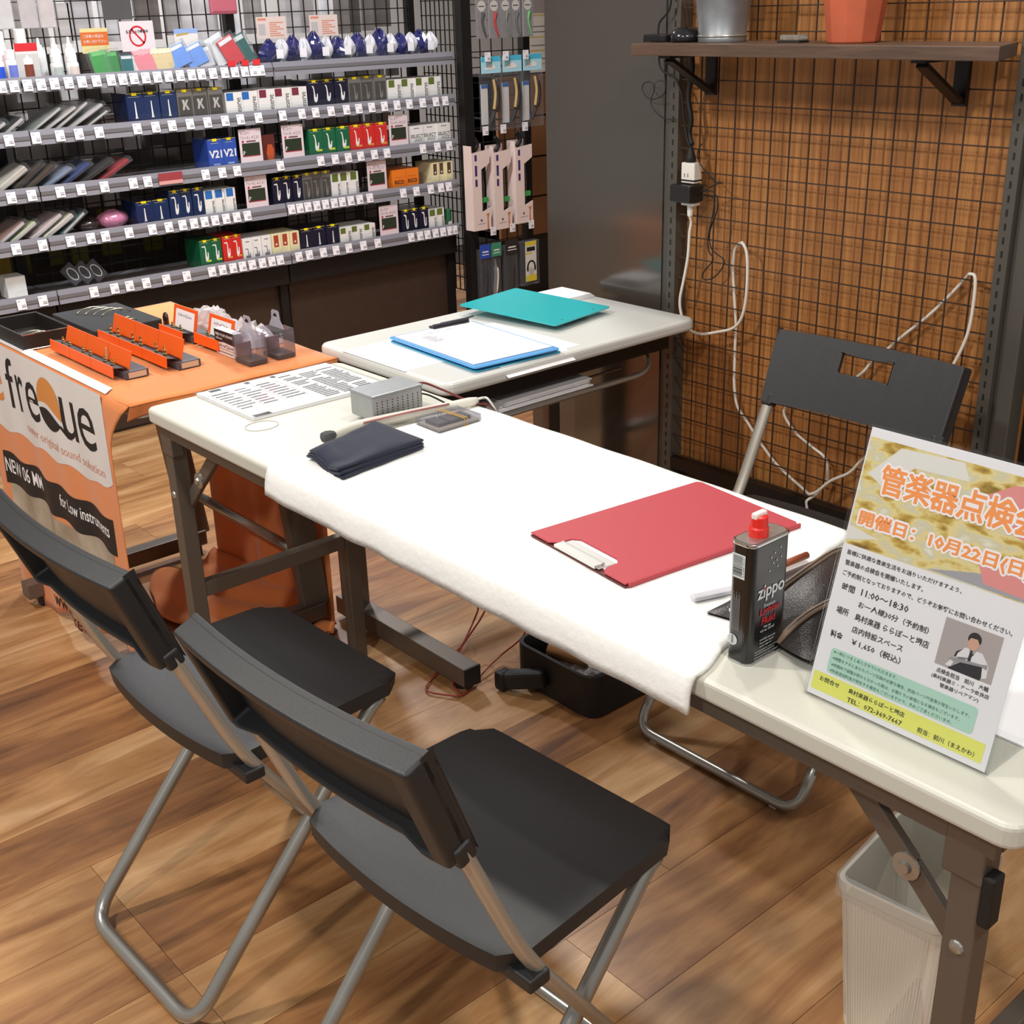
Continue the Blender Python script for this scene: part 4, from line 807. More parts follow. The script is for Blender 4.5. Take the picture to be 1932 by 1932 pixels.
for k in range(26):
    f = -.92 + 1.84 * k / 25
    for sy in (-1, 1): mb.bar((f * .05, sy * .0831, .012), (f * .065, sy * .1027, .262), .0014, .0014)
    for sx in (-1, 1): mb.bar((sx * .0588, f * .074, .012), (sx * .0729, f * .094, .262), .0014, .0014)
rb = mb.build('ribs', BINM, t, rel=False); rb['kind'] = 'stuff'
rnd = random.Random(4); J = [rnd.uniform(-.003, .003) for _ in range(200)]
mb = MB(); LR = [[p + Vector((J[i], J[i + 50], 0)) for i, p in enumerate(r)] for r in (ringp(.0795, .1095, .262), ringp(.079, .109, .291), ringp(.07, .1, .292), ringp(.066, .095, .2), ringp(.06, .085, .04))]
mb.add([p for r in LR for p in r], [(k * n + i, k * n + (i + 1) % n, (k + 1) * n + (i + 1) % n, (k + 1) * n + i) for k in range(4) for i in range(n)])
mb.build('clear_liner', clear('liner_film', 'FDFDFB', .4, .12, film=.22), t, rel=False)
# black tool case under the table
t = thing('tool_case', 'open black tool case with tan parts on the floor under the long table', 'case', (.25, -.58, 0))
CASEB = mat('black_case_shell', '161413', .5, bump=.2, bscale=500)
mb = MB(); mb.prism(rrect(.14, .37, -.66, -.44, .03), XY(0), .001, .012); mb.build('bottom', CASEB, t)
o_ = rrect(.13, .38, -.67, -.43, .035); i_ = rrect(.138, .372, -.662, -.438, .03)
nn = len(o_); mb = MB(); mb.add([Vector((x, y, z)) for z in (.004, .1) for x, y in o_] + [Vector((x, y, z)) for z in (.1, .012) for x, y in i_], [(k * nn + i, k * nn + (i + 1) % nn, (k + 1) * nn + (i + 1) % nn, (k + 1) * nn + i) for k in range(3) for i in range(nn)]); mb.build('shell', CASEB, t)
mb = MB(); mb.prism(rrect(.02, .20, -.52, -.40, .03), lambda u, v, w: Vector((u, v + w * .3, .0 + w)), .002, .16); mb.build('raised_lid', CASEB, t)
mb = MB(); mb.bar((.24, -.672, .05), (.155, -.715, .028), .035, .04); mb.box(.135, .165, -.735, -.70, .004, .05); mb.build('handle_strap', BLACK, t, bevel=.008)
mb = MB(); mb.tube([(.2, -.62, .085), (.3, -.6, .09)], .018, 10); mb.build('tan_roll', mat('tan_cork', 'A87848', .6), t, smooth=True)
crm = crumple(.18, .32, -.63, -.52, .03, 9); crm.v = [(v[0], v[1], v[2] - .702 + .062) for v in crm.v]; crm.build('clear_wrap', FOILM, t)
mb = MB(); mb.tube([Vector((.335 + .016 * math.cos(a), -.61 + .016 * math.sin(a), .098)) for a in [k * .524 for k in range(12)]], .004, 8, closed=True); mb.build('white_ring', WHITEP, t, smooth=True)
mb = MB(); mb.lathe([(.05, 0), (.06, .005), (.06, .12), (.05, .14)], (.06, -.50, 0), 14); mb.v = [(v[0], v[1] + .07, v[2]) for v in mb.v]; mb.build('dark_bag', CASEB, t)
cable('red_twin_wire', [(-.05, -.62, .30), (.0, -.66, .15), (-.04, -.64, .08), (.0, -.72, .04), (-.01, -.72, .012), (.03, -.75, .008), (.065, -.793, .008), (.112, -.808, .008), (.085, -.831, .006), (.042, -.85, .006), (.012, -.816, .006), (-.013, -.745, .02), (.0, -.70, .06), (.02, -.64, .16), (-.03, -.6, .3)], .0022, mat('red_wire_insulation', '9C3A30', .45), 'loose red wire looping from under the table down to the floor')
cable('red_thin_wire', [(.112, -.803, .006), (.1, -.77, .006), (.084, -.74, .006), (.066, -.69, .012), (.054, -.64, .02), (.1, -.61, .08), (.085, -.58, .14), (.06, -.56, .25)], .002, MATS['red_wire_insulation'], 'thin red wire running from the loop to the tool case')
# ================================================================ THE DISPLAY RACKS (facing +X)
Z0 = .2263        # floor level in the racks' coordinates before their scaling about the camera position
RACK_FIRST = set(bpy.data.objects.keys())
SHZ = [1.246, 1.113, .967, .832, .682]                  # shelf surfaces, top row first
XB, XFR = -1.655, -1.452
RACKM = mat('black_rack_metal', '1D1A19', .42, metal=.3)
SHM = mat('grey_shelf_metal', '8D8B90', .35, metal=.5)
RAILM = mat('grey_price_rail', '8A8890', .35)
TAGW = mat('price_tag_card', 'ECE8EC', .6); TAGI = mat('price_tag_print', '8A8488', .6)
WIREB = mat('black_wire', '151312', .45)
q = MB(); q.box(-.0006, .0006, -.0125, .0125, -.0145, .0145); q.mi(1)
rf0 = rackfn(.0007); rect(q, rf0, -.001, -.009, .0105, -.006, .0002); rect(q, rf0, -.010, .008, -.002, .0095, .0002); rect(q, rf0, -.001, -.004, .010, -.002, .0002)
TAGMESH = q.mesh('price_tag', [TAGW, TAGI])
TAGS = {0: [-1.019, -.986, -.95, -.914, -.878, -.839, -.802, -.761, -.719, -.685, -.652, -.617, -.582, -.548, -.512, -.476, -.445, -.408, -.37, -.337, -.304, -.275, -.25],
 1: [-1.024, -.952, -.886, -.833, -.775, -.663, -.607, -.556, -.500, -.444, -.386, -.335, -.274, -.19, -.122, -.072, -.015, .043, .09, .14, .19, .24, .29, .345, .4, .44],
 2: [-1.045, -.99, -.911, -.852, -.784, -.698, -.654, -.47, -.415, -.365, -.215, -.068, -.014, .036, .084, .138, .188, .336, .397, .448],
 3: [-1.057, -.984, -.905, -.846, -.803, -.732, -.66, -.608, -.564, -.527, -.492, -.457, -.42, -.384, -.347, -.19, -.16, -.13, -.097, -.064, -.031, .0, .033, .068, .108, .244, .299, .36, .404, .438],
 4: [-1.07, -1.01, -.862, -.8, -.754, -.702, -.638, -.572, -.488, -.452, -.416, -.383, -.349, -.313, -.279, -.249, -.18, -.141, -.088, -.039, .011, .069, .127, .266, .304, .336, .371, .404, .436, .455]}
def rack(label, y0, y1, first):
    t = thing('display_rack', label, 'rack', (XB, (y0 + y1) / 2, 0), 0, 'wire-backed display racks')
    for y in ((y0, y1) if first else (y1,)):
        mb = MB(); mb.box(XB - .025, XB - .003, y - (.0 if y == y0 else .03), y + (.03 if y == y0 else .0), Z0, 2.0); mb.build('upright', RACKM, t)
    n = int((y1 - y0 - .03) / .046)
    wires(y0 + .02, y0 + .02 + n * .046, .66, 1.86, .046, .046, rackfn(XB + .001), .0016).build('wire_back', WIREB, t)
    mb = MB(); mb.box(XB, -1.475, y0 + .002, y1 - .002, .588, .654); mb.build('base_beam', RACKM, t, bevel=.003)
    mb = MB(); mb.box(-1.53, -1.512, y0 + .014, y1 - .014, Z0 + .01, .588); mb.build('base_panel', BASEM, t)
    mb = MB(); mb.box(-1.535, -1.495, y1 - .028, y1 - .0005, Z0, .5875); mb.build('base_post', RACKM, t)
    for r, z in enumerate(SHZ):
        mb = MB(); mb.box(XB + .008, XFR, y0 + .002, y1 - .002, z - .012, z - .002); sb = mb.build('shelf_board', SHM, t)
        mb = MB(); zl = z - .027; mb.add([(XFR - .006, y0 + .002, z + .012), (XFR - .006, y1 - .002, z + .012), (XFR, y1 - .002, zl), (XFR, y0 + .002, zl), (XFR - .010, y0 + .002, z + .012), (XFR - .010, y1 - .002, z + .012), (XFR - .004, y1 - .002, zl), (XFR - .004, y0 + .002, zl)], [(0, 1, 2, 3)[::-1], (4, 5, 6, 7), (0, 4, 5, 1), (3, 2, 6, 7), (0, 3, 7, 4), (1, 5, 6, 2)]); mb.build('price_rail', RAILM, sb)
        mb = MB(); mb.box(XFR - .012, XFR - .0112, y0 + .004, y1 - .004, z - .001, z + .028); mb.build('clear_lip', ACR, sb)
        for y in TAGS[r]:
            if y0 < y <= y1: link('price_tag', TAGMESH, sb, loc=(XFR + .0022 - XB, y - (y0 + y1) / 2, z - .008), rot=(0, math.radians(-9), 0))
    return t
rack('black wire-backed display rack at the far left edge', -1.72, -.965, True)
RK = rack('black wire-backed display rack in the middle, behind the orange table', -.965, -.205, False)
rack('black wire-backed display rack at the right, ending by the dark panel', -.205, .485, False)
# end frame of the right rack
t = thing('rack_end_frame', 'black wire mesh end frame closing the right rack', 'frame', (-1.54, .51, 0))
mb = MB(); mb.box(-1.445, -1.41, .49, .53, Z0, 2.0); mb.build('post', RACKM, t)
wires(-1.65, -1.45, .45, 1.86, .025, .046, wallfn(.51), .0016).build('wire_end', WIREB, t)

# ---------------------------------------------------------------- reed boxes
SAXP = [(.30, .95), (.36, .97), (.45, .93), (.50, .80), (.54, .55), (.58, .35), (.63, .30), (.68, .38), (.70, .52), (.78, .52), (.76, .30), (.70, .12), (.58, .05), (.46, .10), (.42, .25), (.44, .55), (.42, .78), (.37, .88)]
CLARP = [(.46, .92), (.54, .92), (.55, .7), (.57, .4), (.60, .12), (.66, .04), (.36, .04), (.42, .12), (.44, .4), (.45, .7)]
TENP = [(.12, .88), (.14, .93), (.45, .95), (.53, .9), (.56, .7), (.58, .36), (.64, .30), (.68, .42), (.69, .56), (.79, .58), (.78, .3), (.7, .1), (.56, .03), (.44, .1), (.42, .3), (.46, .7), (.44, .87)]
CREAMC = mat('cream_card', 'E4D9AE', .55); YEL = mat('yellow_tab', 'F2DC1E', .45); GREYC = mat('smoky_grey_card', '6E6A66', .35, coat=.3)
NAVYC = mat('navy_card', '19172E', .35, coat=.2); BLUEW = mat('dark_blue_wrapped_card', '1A2C54', .12, coat=.6); GREENC = mat('green_card', '17603E', .35, coat=.2); REDC = mat('red_card', 'CC2A26', .35, coat=.2)
V21B = mat('royal_blue_card', '2F4FA8', .3, coat=.3); WCARD = mat('white_reed_card', 'E6E3E0', .45); OLIVE = mat('olive_print', '5E6E2E', .5); MAROON = mat('maroon_print', '7A3040', .5); SKYB = mat('blue_print', '2A6AB4', .5)
RICO = mat('orange_reed_card', 'E87A22', .45); YINK = mat('yellow_green_ink', 'C8D83A', .5); SILV = mat('silver_ink', 'B0AEAA', .4); BLKS = mat('black_script_ink', '4A4648', .6); ORR = mat('orange_strip_ink', 'F0902A', .5)
BODY = {}
def reed(kind, w, h, dep=.095):
    """parts of a reed box in local space: front at x=0 facing +X, base z=0, centred on y"""
    key = (kind, round(w, 4), round(h, 4))
    if key in BODY: return BODY[key]
    P = []; fn = lambda u, v, l: Vector((l, (u - .5) * w, v * h))
    g = .0006
    def B(m, top=h): q = MB(); q.box(-dep, 0, -w / 2 + g, w / 2 - g, 0, top); P.append(('box_body', q.mesh('box_body', m)))
    def SH(pts, m, nm, sx=(0, 1), sy=(0, 1)): q = MB(); poly(q, fn, [(sx[0] + u * (sx[1] - sx[0]), sy[0] + v * (sy[1] - sy[0])) for u, v in pts], .0004); P.append((nm, q.mesh(nm, m)))
    def RC(u0, v0, u1, v1, m, nm, l=.0003): q = MB(); rect(q, fn, u0, v0, u1, v1, l); P.append((nm, q.mesh(nm, m)))
    def TX(s, u0, v0, du, dv, m, nm='lettering', r90=False, b=.01, l=.0006): q = MB(); put_text(q, s, fn, u0, v0, du, dv, b, 0, l, r90, res=2); P.append((nm, q.mesh(nm, m)))
    def TAB(m=YEL): q = MB(); q.box(-.004, .0012, -w * .14, w * .14, h * .93, h * 1.015); P.append(('yellow_tab', q.mesh('yellow_tab', m))); RC(.06, .985, .94, .998, m, 'yellow_edge', .0005)
    if kind in ('blueclar', 'navyclar'): B(BLUEW if kind == 'blueclar' else NAVYC); SH(CLARP, WCARD, 'clarinet_print', (.2, .8), (.18, .78)); RC(.15, .88, .8, .89, SILV, 'silver_line'); TAB()
    elif kind == 'greyk': B(GREYC); RC(.08, .1, .92, .78, mat('dark_grey_print', '4A4744', .4), 'dark_panel'); SH([(.3, .35), (.42, .35), (.5, .5), (.6, .35), (.75, .35), (.58, .53), (.72, .68), (.58, .68), (.5, .57), (.45, .68), (.3, .68), (.36, .52)], SILV, 'star_print'); TAB()
    elif kind in ('grey16', 'greyten'): B(GREYC); RC(.08, .08, .92, .8, MATS.get('dark_grey_print') or mat('dark_grey_print', '4A4744', .4), 'dark_panel'); SH(TENP if kind == 'greyten' else SAXP, mat('dim_silver_ink', '7E7A76', .4), 'saxophone_print', (.15, .85), (.15, .75)); TAB()
    elif kind in ('navysax', 'navyten', 'blueten', 'navybar', 'greensax', 'greenten', 'redsax', 'redten'):
        c = {'n': NAVYC, 'b': BLUEW, 'g': GREENC, 'r': REDC}[kind[0]]; B(c); SH(SAXP if kind.endswith('sax') else (TENP if not kind == 'navybar' else [(.2, .93), (.24, .97), (.5, .95), (.55, .85), (.62, .2), (.7, .15), (.72, .6), (.8, .6), (.8, .12), (.7, .02), (.56, .03), (.48, .2), (.45, .8)]), WCARD, 'saxophone_print', (.08, .92), (.2, .84)); RC(.15, .9, .8, .91, SILV, 'silver_line'); RC(.3, .08, .7, .12, SILV, 'maker_print'); TAB()
        if kind[0] == 'g': RC(.55, .22, .92, .29, YINK, 'green_strip', .0006)
        if kind[0] == 'r': RC(.55, .22, .92, .29, ORR, 'orange_strip', .0006)
    elif kind == 'v21': B(V21B); TX('V21', .08, .38, .84, .26, WCARD, b=.03); RC(.3, .14, .75, .2, mat('pale_blue_ink', '8EA2D8', .5), 'maker_print'); RC(.25, .86, .75, .875, SILV, 'silver_line'); TAB()
    elif kind.startswith('res'):
        B(WCARD); c = OLIVE if 'green' in kind else (MAROON if 'mar' in kind else SKYB)
        if kind.endswith('N'): RC(.12, .68, .78, .99, c, 'colour_panel')
        else: RC(.06, .66, .48, .98, c, 'colour_panel')
        TX('Reserve', .58, .05, .34, .72 if not kind.endswith('N') else .55, BLKS, 'script_lettering', True, 0)
    elif kind == 'select': B(WCARD); TX('SELECT', .06, .42, .9, .16, BLKS); TX('JAZZ', .3, .2, .6, .18, GREYINK, b=0); RC(.3, .86, .7, .9, GREYINK, 'grey_mark')
    elif kind == 'select2': B(WCARD); SH(TENP, GREYINK, 'line_print', (.1, .9), (.05, .6)); SH([(.25, .14), (.75, .14), (.75, .26), (.25, .26)], mat('brown_grey_ink', '7A6A66', .6), 'band_print'); RC(.3, .84, .7, .88, GREYINK, 'grey_mark')
    elif kind == 'rico': B(RICO); TX('RICO', .18, .3, .68, .2, mat('dark_brown_ink', '4A2010', .6), b=.03); RC(.2, .62, .8, .64, mat('burnt_ink', 'B85A14', .5), 'line_print')
    elif kind == 'cream': B(CREAMC); RC(.2, .45, .7, .95, mat('brown_print', '5A4030', .5), 'brown_panel'); RC(.38, .52, .55, .6, WCARD, 'pale_dot', .0006)
    elif kind == 'creamred': B(CREAMC); RC(.25, .42, .75, .94, mat('brick_print', 'A8402A', .5), 'red_panel'); RC(.42, .5, .58, .58, WCARD, 'pale_dot', .0006)
    elif kind == 'tube': q = MB(); q.lathe([(.009, 0), (.009, h * .35), (.0115, h * .36), (.0115, h * .95), (.009, h)], (-.02, 0, 0), 12); P.append(('tube_body', q.mesh('tube_body', GREENC))); RC(.2, .1, .8, .3, WCARD, 'label_print', -.0095)
    BODY[key] = P; return P
COLS = dict(blueclar='wrapped dark blue reed box with white clarinet', navyclar='navy reed box with white clarinet', greyk='smoky grey reed box with star mark', grey16='smoky grey reed box with faint saxophone', greyten='smoky grey tenor reed box', navysax='navy reed box with white alto saxophone', navyten='navy reed box with white tenor saxophone', blueten='glossy dark blue tenor reed box', navybar='navy reed box with long white saxophone', greensax='green reed box with white saxophone', greenten='green tenor reed box', redsax='red reed box with white saxophone', redten='red tenor reed box', v21='bright blue V21 reed box', resblue='white reed box with blue square', resmar='white reed box with maroon square', resgreen='white reed box with olive square', resblueN='slim white reed box with blue top', resgreenN='slim white reed box with olive top', resgreenS='short white reed box with olive square', select='white select jazz reed box', select2='white line-drawn tenor reed box', rico='orange reed box', cream='cream reed box with brown panel', creamred='cream reed box with brick red panel', tube='small green reed tube')
RNAME = ['top shelf', 'second shelf', 'third shelf', 'fourth shelf', 'bottom shelf']
def card_sign(yc, r):
    z = SHZ[r]; w = .076; h = .108
    t = thing('shelf_card', 'white advice card with green board, %s, %s' % (RNAME[r], {-.303: 'left', -.155: 'centre', .249: 'right', -.3: 'left', .151: 'right', .187: 'right'}.get(yc, 'middle')), 'card', (-1.462, yc, z))
    mb = MB(); mb.box(-1.4635, -1.4625, yc - w / 2, yc + w / 2, z + .001, z + h); b = mb.build('card', mat('pinkish_card', 'DCCBD0', .6), t)
    fn = rackfn(-1.4624); a = yc - w / 2
    q = MB(); rect(q, fn, a + .008, z + .03, a + w - .008, z + .067, .0002); q.build('green_panel', mat('blackboard_print', '26301F', .6), b)
    q = MB(); put_text(q, 'おしえて？', fn, a + .006, z + h - .016, .032, .008, 0, 0, .0003, res=1); put_text(q, '「リード」のこと！', fn, a + .006, z + h - .03, w - .014, .010, .01, 0, .0003, res=1); rect(q, fn, a + .024, z + h - .038, a + w - .02, z + h - .034, .0003); q.build('lettering', mat('mauve_ink', '6E4450', .6), b)
    q = MB(); rect(q, fn, a + .008, z + .028, a + w - .008, z + .0305, .0003); poly(q, fn, arc(a + .012, z + h - .036, .004, .004, 0, 315, 8), .0003); q.build('red_marks', mat('crimson_ink', 'A8324A', .6), b)
    q = MB(); poly(q, fn, [(a + .01, z + .034), (a + .013, z + .034), (a + .014, z + .042), (a + .02, z + .04), (a + .012, z + .046)], .0004); q.build('white_figure', WCARD, b)
ROWS = {1: [('blueclar', -.676, -.523, 3, .085), ('greyk', -.522, -.373, 3, .085), ('resblue', -.367, -.257, 2, .068), ('resmar', -.256, -.085, 3, .07), ('navysax', -.083, .068, 3, .085), ('grey16', .069, .217, 3, .086), ('resgreen', .222, .444, 4, .07)],
 2: [('v21', -.444, -.345, 2, .087), ('greensax', -.094, .06, 3, .087), ('redsax', .061, .209, 3, .087), ('select', .299, .472, 3, .065)],
 3: [('blueclar', -.693, -.588, 2, .07), ('blueten', -.587, -.475, 3, .09), ('resblueN', -.474, -.369, 3, .078), ('navyten', -.24, -.131, 3, .09), ('greyten', -.13, -.025, 3, .092), ('resgreenN', -.024, .082, 3, .08), ('rico', .216, .33, 2, .066), ('cream', .384, .475, 3, .074)],
 4: [('greenten', -.51, -.434, 2, .084), ('redten', -.433, -.365, 2, .086), ('select2', -.364, -.263, 3, .07), ('creamred', -.262, -.16, 3, .07), ('navyclar', -.158, -.008, 3, .072), ('resgreenS', -.006, .135, 3, .056), ('navybar', .244, .359, 3, .082), ('resgreenN', .36, .431, 2, .07), ('tube', .448, .472, 1, .06)]}
for r, items in ROWS.items():
    for kind, ya, yb, n, h in items:
        w = (yb - ya) / n; parts = reed(kind, w, h)
        for k in range(n):
            od = {1: [''], 2: ['left of the two: ', 'right of the two: '], 3: ['leftmost of three: ', 'middle of three: ', 'rightmost of three: '], 4: ['first of four from left: ', 'second of four from left: ', 'third of four from left: ', 'last of four from left: ']}[n][k]
            lab = od + COLS[kind] + ' on the ' + RNAME[r]; grp = COLS[kind].replace('reed box', 'reed boxes') + ' on the ' + RNAME[r]
            o = thing('reed_box', lab, 'box', (-1.47 - .004 * (k % 2), ya + (k + .5) * w, SHZ[r]), 0, grp if n > 1 else None)
            b0 = None
            for nm, me in parts:
                ob = link(nm, me, o if b0 is None else b0)
                if b0 is None: b0 = ob
for yc, r in ((-.303, 2), (-.155, 2), (.249, 2), (-.3, 3), (.151, 3), (.187, 4)): card_sign(yc, r)

# ---------------------------------------------------------------- packets, bottles and bags at the left
def packet(label, y, r, w, h, th, col, lean, roll=.0, x=-1.53, clearbag=True, group=None, strip=None, cat='packet', domino=False):
    t = thing('packet', label, cat, (x, y, SHZ[r] + .001), 0, group)
    if domino:       # lying against its neighbour: depth along X, rising towards +Y
        M = Matrix.Translation((.06, 0, 0)) @ Matrix.Rotation(roll, 4, 'X') @ Matrix.Rotation(random.uniform(-.08, .08), 4, 'Z'); dims = (-w, 0, 0, h, 0, th)
        hs = (-w * .9, -w * .1, h * .78, h * .96, th + .0003, th + .0007); bg = (-w - .004, .004, -.004, h + .008, -.002, th + .003)
    else:
        M = Matrix.Rotation(roll, 4, 'X') @ Matrix.Rotation(lean, 4, 'Y'); dims = (-th / 2, th / 2, -w / 2, w / 2, 0, h)
        hs = (th / 2 + .0003, th / 2 + .0007, -w * .42, w * .42, h * .8, h * .95); bg = (-th / 2 - .003, th / 2 + .003, -w / 2 - .006, w / 2 + .006, 0.0, h + .008)
    q = MB(); q.box(*dims, M); zmin = min(v[2] for v in q.v); q.v = [(a, b, c - zmin) for a, b, c in q.v]
    b = q.build('packet_body', mat('packet_' + col, col, .3, coat=.25, noise=.12, nscale=40), t, rel=False, bevel=.002)
    off = Matrix.Translation((0, 0, -zmin)) @ M
    if not domino: q = MB(); q.box(*hs, off); q.build('header_strip', mat('strip_' + (strip or 'D8D8D8'), strip or 'D8D8D8', .4), b, rel=False)
    if domino and r != 2:
        q = MB(); q.box(.0004, .0008, h * .06, h * .97, th * .1, th * .9, off); q.build('edge_strip', mat('edge_pale', 'CFC9C6', .4), b, rel=False)
    if clearbag:
        q = MB(); q.box(*bg, off); q.v = [(a, b2, max(c, .0)) for a, b2, c in q.v]; q.build('film_bag', BAG, b, rel=False)
random.seed(11)
A = -.42
for lab, y, r, w, h, th, c, roll in (
  ('white and black packet at the left end of the second shelf', -1.03, 1, .06, .05, .012, '6A6E72', .75), ('dark teal packet lying at the left of the second shelf', -.99, 1, .07, .06, .012, '1E2A30', .9),
  ('clear grey-green packet leaning first in the second shelf pile', -.92, 1, .07, .095, .008, '8E928C', .8), ('clear packet with white strips leaning in the second shelf pile', -.885, 1, .07, .1, .008, 'B7B2B0', .8), ('pale striped packet in the middle of the second shelf pile', -.85, 1, .07, .105, .008, 'A9A3A2', .8), ('tall pale packet last in the leaning second shelf pile', -.815, 1, .07, .105, .008, 'C2BEBE', .8), ('dark green clear packet lying low before the blue boxes', -.765, 1, .07, .07, .008, '3E4A40', 1.0),
  ('white printed booklet pack at the left end of the third shelf', -1.035, 2, .06, .09, .018, 'D8D2C8', .45), ('dark brown packet leaning on the third shelf', -.985, 2, .07, .09, .014, '3A2A20', .55), ('second dark brown packet leaning on the third shelf', -.955, 2, .07, .088, .012, '46321F', .6), ('grey-blue translucent packet on the third shelf', -.905, 2, .07, .08, .010, '7E8CA4', .75), ('navy blue packet leaning on the third shelf', -.855, 2, .075, .085, .012, '2A3F78', .8), ('glossy black packet leaning on the third shelf', -.80, 2, .075, .09, .012, '22201F', .85), ('glossy red packet leaning on the third shelf', -.745, 2, .075, .09, .012, 'A02830', .9),
  ('maroon edged cream packet at the left end of the fourth shelf', -1.055, 3, .07, .08, .012, 'A07A70', .7), ('pale green packet leaning on the fourth shelf', -1.02, 3, .07, .075, .012, 'C6D0A4', .8), ('white and pink packet leaning on the fourth shelf', -.965, 3, .08, .095, .012, 'D4BEBE', .75), ('cream packet leaning behind the pink one on the fourth shelf', -.93, 3, .08, .09, .014, 'DCD4BC', .8), ('dark teal packet leaning on the fourth shelf', -.88, 3, .08, .08, .010, '3E6E68', .95)):
    packet(lab, y - .035, r, .105, h * 1.15, th * .8, c, A, .50 + .1 * random.random(), domino=True)
# rounded pink pouch and clear shells
def lump(name, label, c, rx, ry, rz, m, cat, group=None, tagc=None):
    t = thing(name, label, cat, (c[0], c[1], c[2]), 0, group)
    q = MB(); q.sheet(lambda u, v: Vector((rx * math.sin(math.pi * v) * math.cos(2 * math.pi * u), ry * math.sin(math.pi * v) * math.sin(2 * math.pi * u) * (1 + .12 * math.sin(6 * u * 6.28)), rz + rz * math.cos(math.pi * v) * (1 + .08 * math.sin(u * 25)))), 18, 10); b = q.build('lump_body', m, t, rel=False, smooth=True)
    return t, b
PINKP = mat('pink_gloss', 'C97FA0', .2, coat=.5)
lump('pink_pouch', 'rounded glossy pink pouch on the fourth shelf', (-1.52, -.745, SHZ[3]), .035, .045, .026, PINKP, 'pouch')
lump('brown_pouch', 'dark brown pouch left of the pink one on the fourth shelf', (-1.53, -.82, SHZ[3]), .035, .04, .02, mat('dark_brown_gloss2', '3A2E2A', .25, coat=.4), 'pouch')
for k, (y, zz) in enumerate(((-.87, 0), (-.835, 0), (-.80, 0))):
    t = thing('clear_shell', '%s clear blister shell with white loop on the bottom shelf' % ('left', 'middle', 'right')[k], 'blister pack', (-1.52, y, SHZ[4]), 0, 'clear blister shells')
    q = MB(); M = Matrix.Rotation(.6, 4, 'X') @ Matrix.Rotation(-.3, 4, 'Y'); q.box(-.008, .008, -.02, .02, 0, .06, M); q.v = [(a, b, c + .012) for a, b, c in q.v]; b = q.build('shell', CASEP, t, rel=False, bevel=.004)
    q = MB(); q.tube([M @ Vector((.0095, .011 * math.cos(a), .03 + .02 * math.sin(a))) + Vector((0, 0, .012)) for a in [j * .5236 for j in range(12)]], .0016, 5, closed=True); q.build('white_loop', WCARD, b, rel=False)
q = MB(); q.box(-1.56, -1.50, -1.085, -1.03, SHZ[4], SHZ[4] + .06); q.build('white_carton', WCARD, bevel=.002, label='small white carton at the left of the bottom shelf', category='carton')
t = thing('yellow_sign', 'yellow sign board behind the white carton on the bottom shelf', 'sign', (-1.63, -1.08, SHZ[4])); q = MB(); q.box(-1.632, -1.628, -1.13, -1.02, SHZ[4], SHZ[4] + .12); b = q.build('board', mat('mustard_board', '8A7414', .6), t)
q = MB(); poly(q, rackfn(-1.6278), [(-1.10, SHZ[4] + .05), (-1.09, SHZ[4] + .05), (-1.092, SHZ[4] + .09), (-1.096, SHZ[4] + .09)], .0003); q.build('figure_print', INK, b)
t = thing('hang_tag', 'orange tongue-shaped tag beside the third shelf advice cards', 'tag', (-1.47, -.232, SHZ[2])); q = MB(); q.prism([(-.245, SHZ[2] + .005), (-.235, SHZ[2]), (-.225, SHZ[2] + .006), (-.222, SHZ[2] + .04), (-.228, SHZ[2] + .056), (-.242, SHZ[2] + .056), (-.248, SHZ[2] + .03)], rackfn(-1.47), 0, .003); q.build('tag_body', mat('rust_orange', 'B8512C', .5), t)
q = MB(); q.box(-1.474, -1.472, -.26, -.215, SHZ[2], SHZ[2] + .085); q.build('dark_card', mat('dark_red_card', '5A2420', .5), t)
t = thing('rail_banner', 'red and pink promotional strip on the third shelf rail', 'strip', (XFR, -.58, SHZ[2])); q = MB(); q.box(XFR + .002, XFR + .0032, -.62, -.545, SHZ[2] - .022, SHZ[2] + .01); b = q.build('strip', mat('dusty_red_print', '9C3E44', .5), t)
q = MB(); rect(q, rackfn(XFR + .0034), -.62, SHZ[2] - .022, -.545, SHZ[2] - .012); q.build('pink_stripe', mat('pink_stripe_ink', 'D9A09C', .5), b)
# top shelf, left: bottles and cards
def bottle(label, y, x, h, w, cap, labc, group=None, z=None):
    z = SHZ[0] if z is None else z; t = thing('care_bottle', label, 'bottle', (x, y, z), 0, group)
    q = MB(); q.lathe([(w * .46, 0), (w * .5, .003), (w * .5, h * .62), (w * .42, h * .70), (w * .2, h * .76)], (0, 0, 0), 14, sq=.9); b = q.build('bottle_body', mat('bottle_white', 'E2E0DE', .35), t, rel=False, smooth=True)
    q = MB()
    if cap == 'nozzle': q.lathe([(w * .26, h * .74), (w * .26, h * .82), (w * .14, h * .84), (w * .08, h)], (0, 0, 0), 10)
    else: q.lathe([(w * .38, h * .72), (w * .38, h * .98), (w * .34, h)], (0, 0, 0), 14)
    q.build('cap', mat('cap_ivory', 'EDEBE8', .3), t, rel=False)
    q = MB(); q.sheet(lambda u, v: Vector((w * .506 * math.cos(-.9 + 1.8 * u), w * .456 * math.sin(-.9 + 1.8 * u), h * (.15 + .38 * v))), 8, 1); q.build('bottle_label', mat('label_' + labc, labc, .5), b, rel=False)
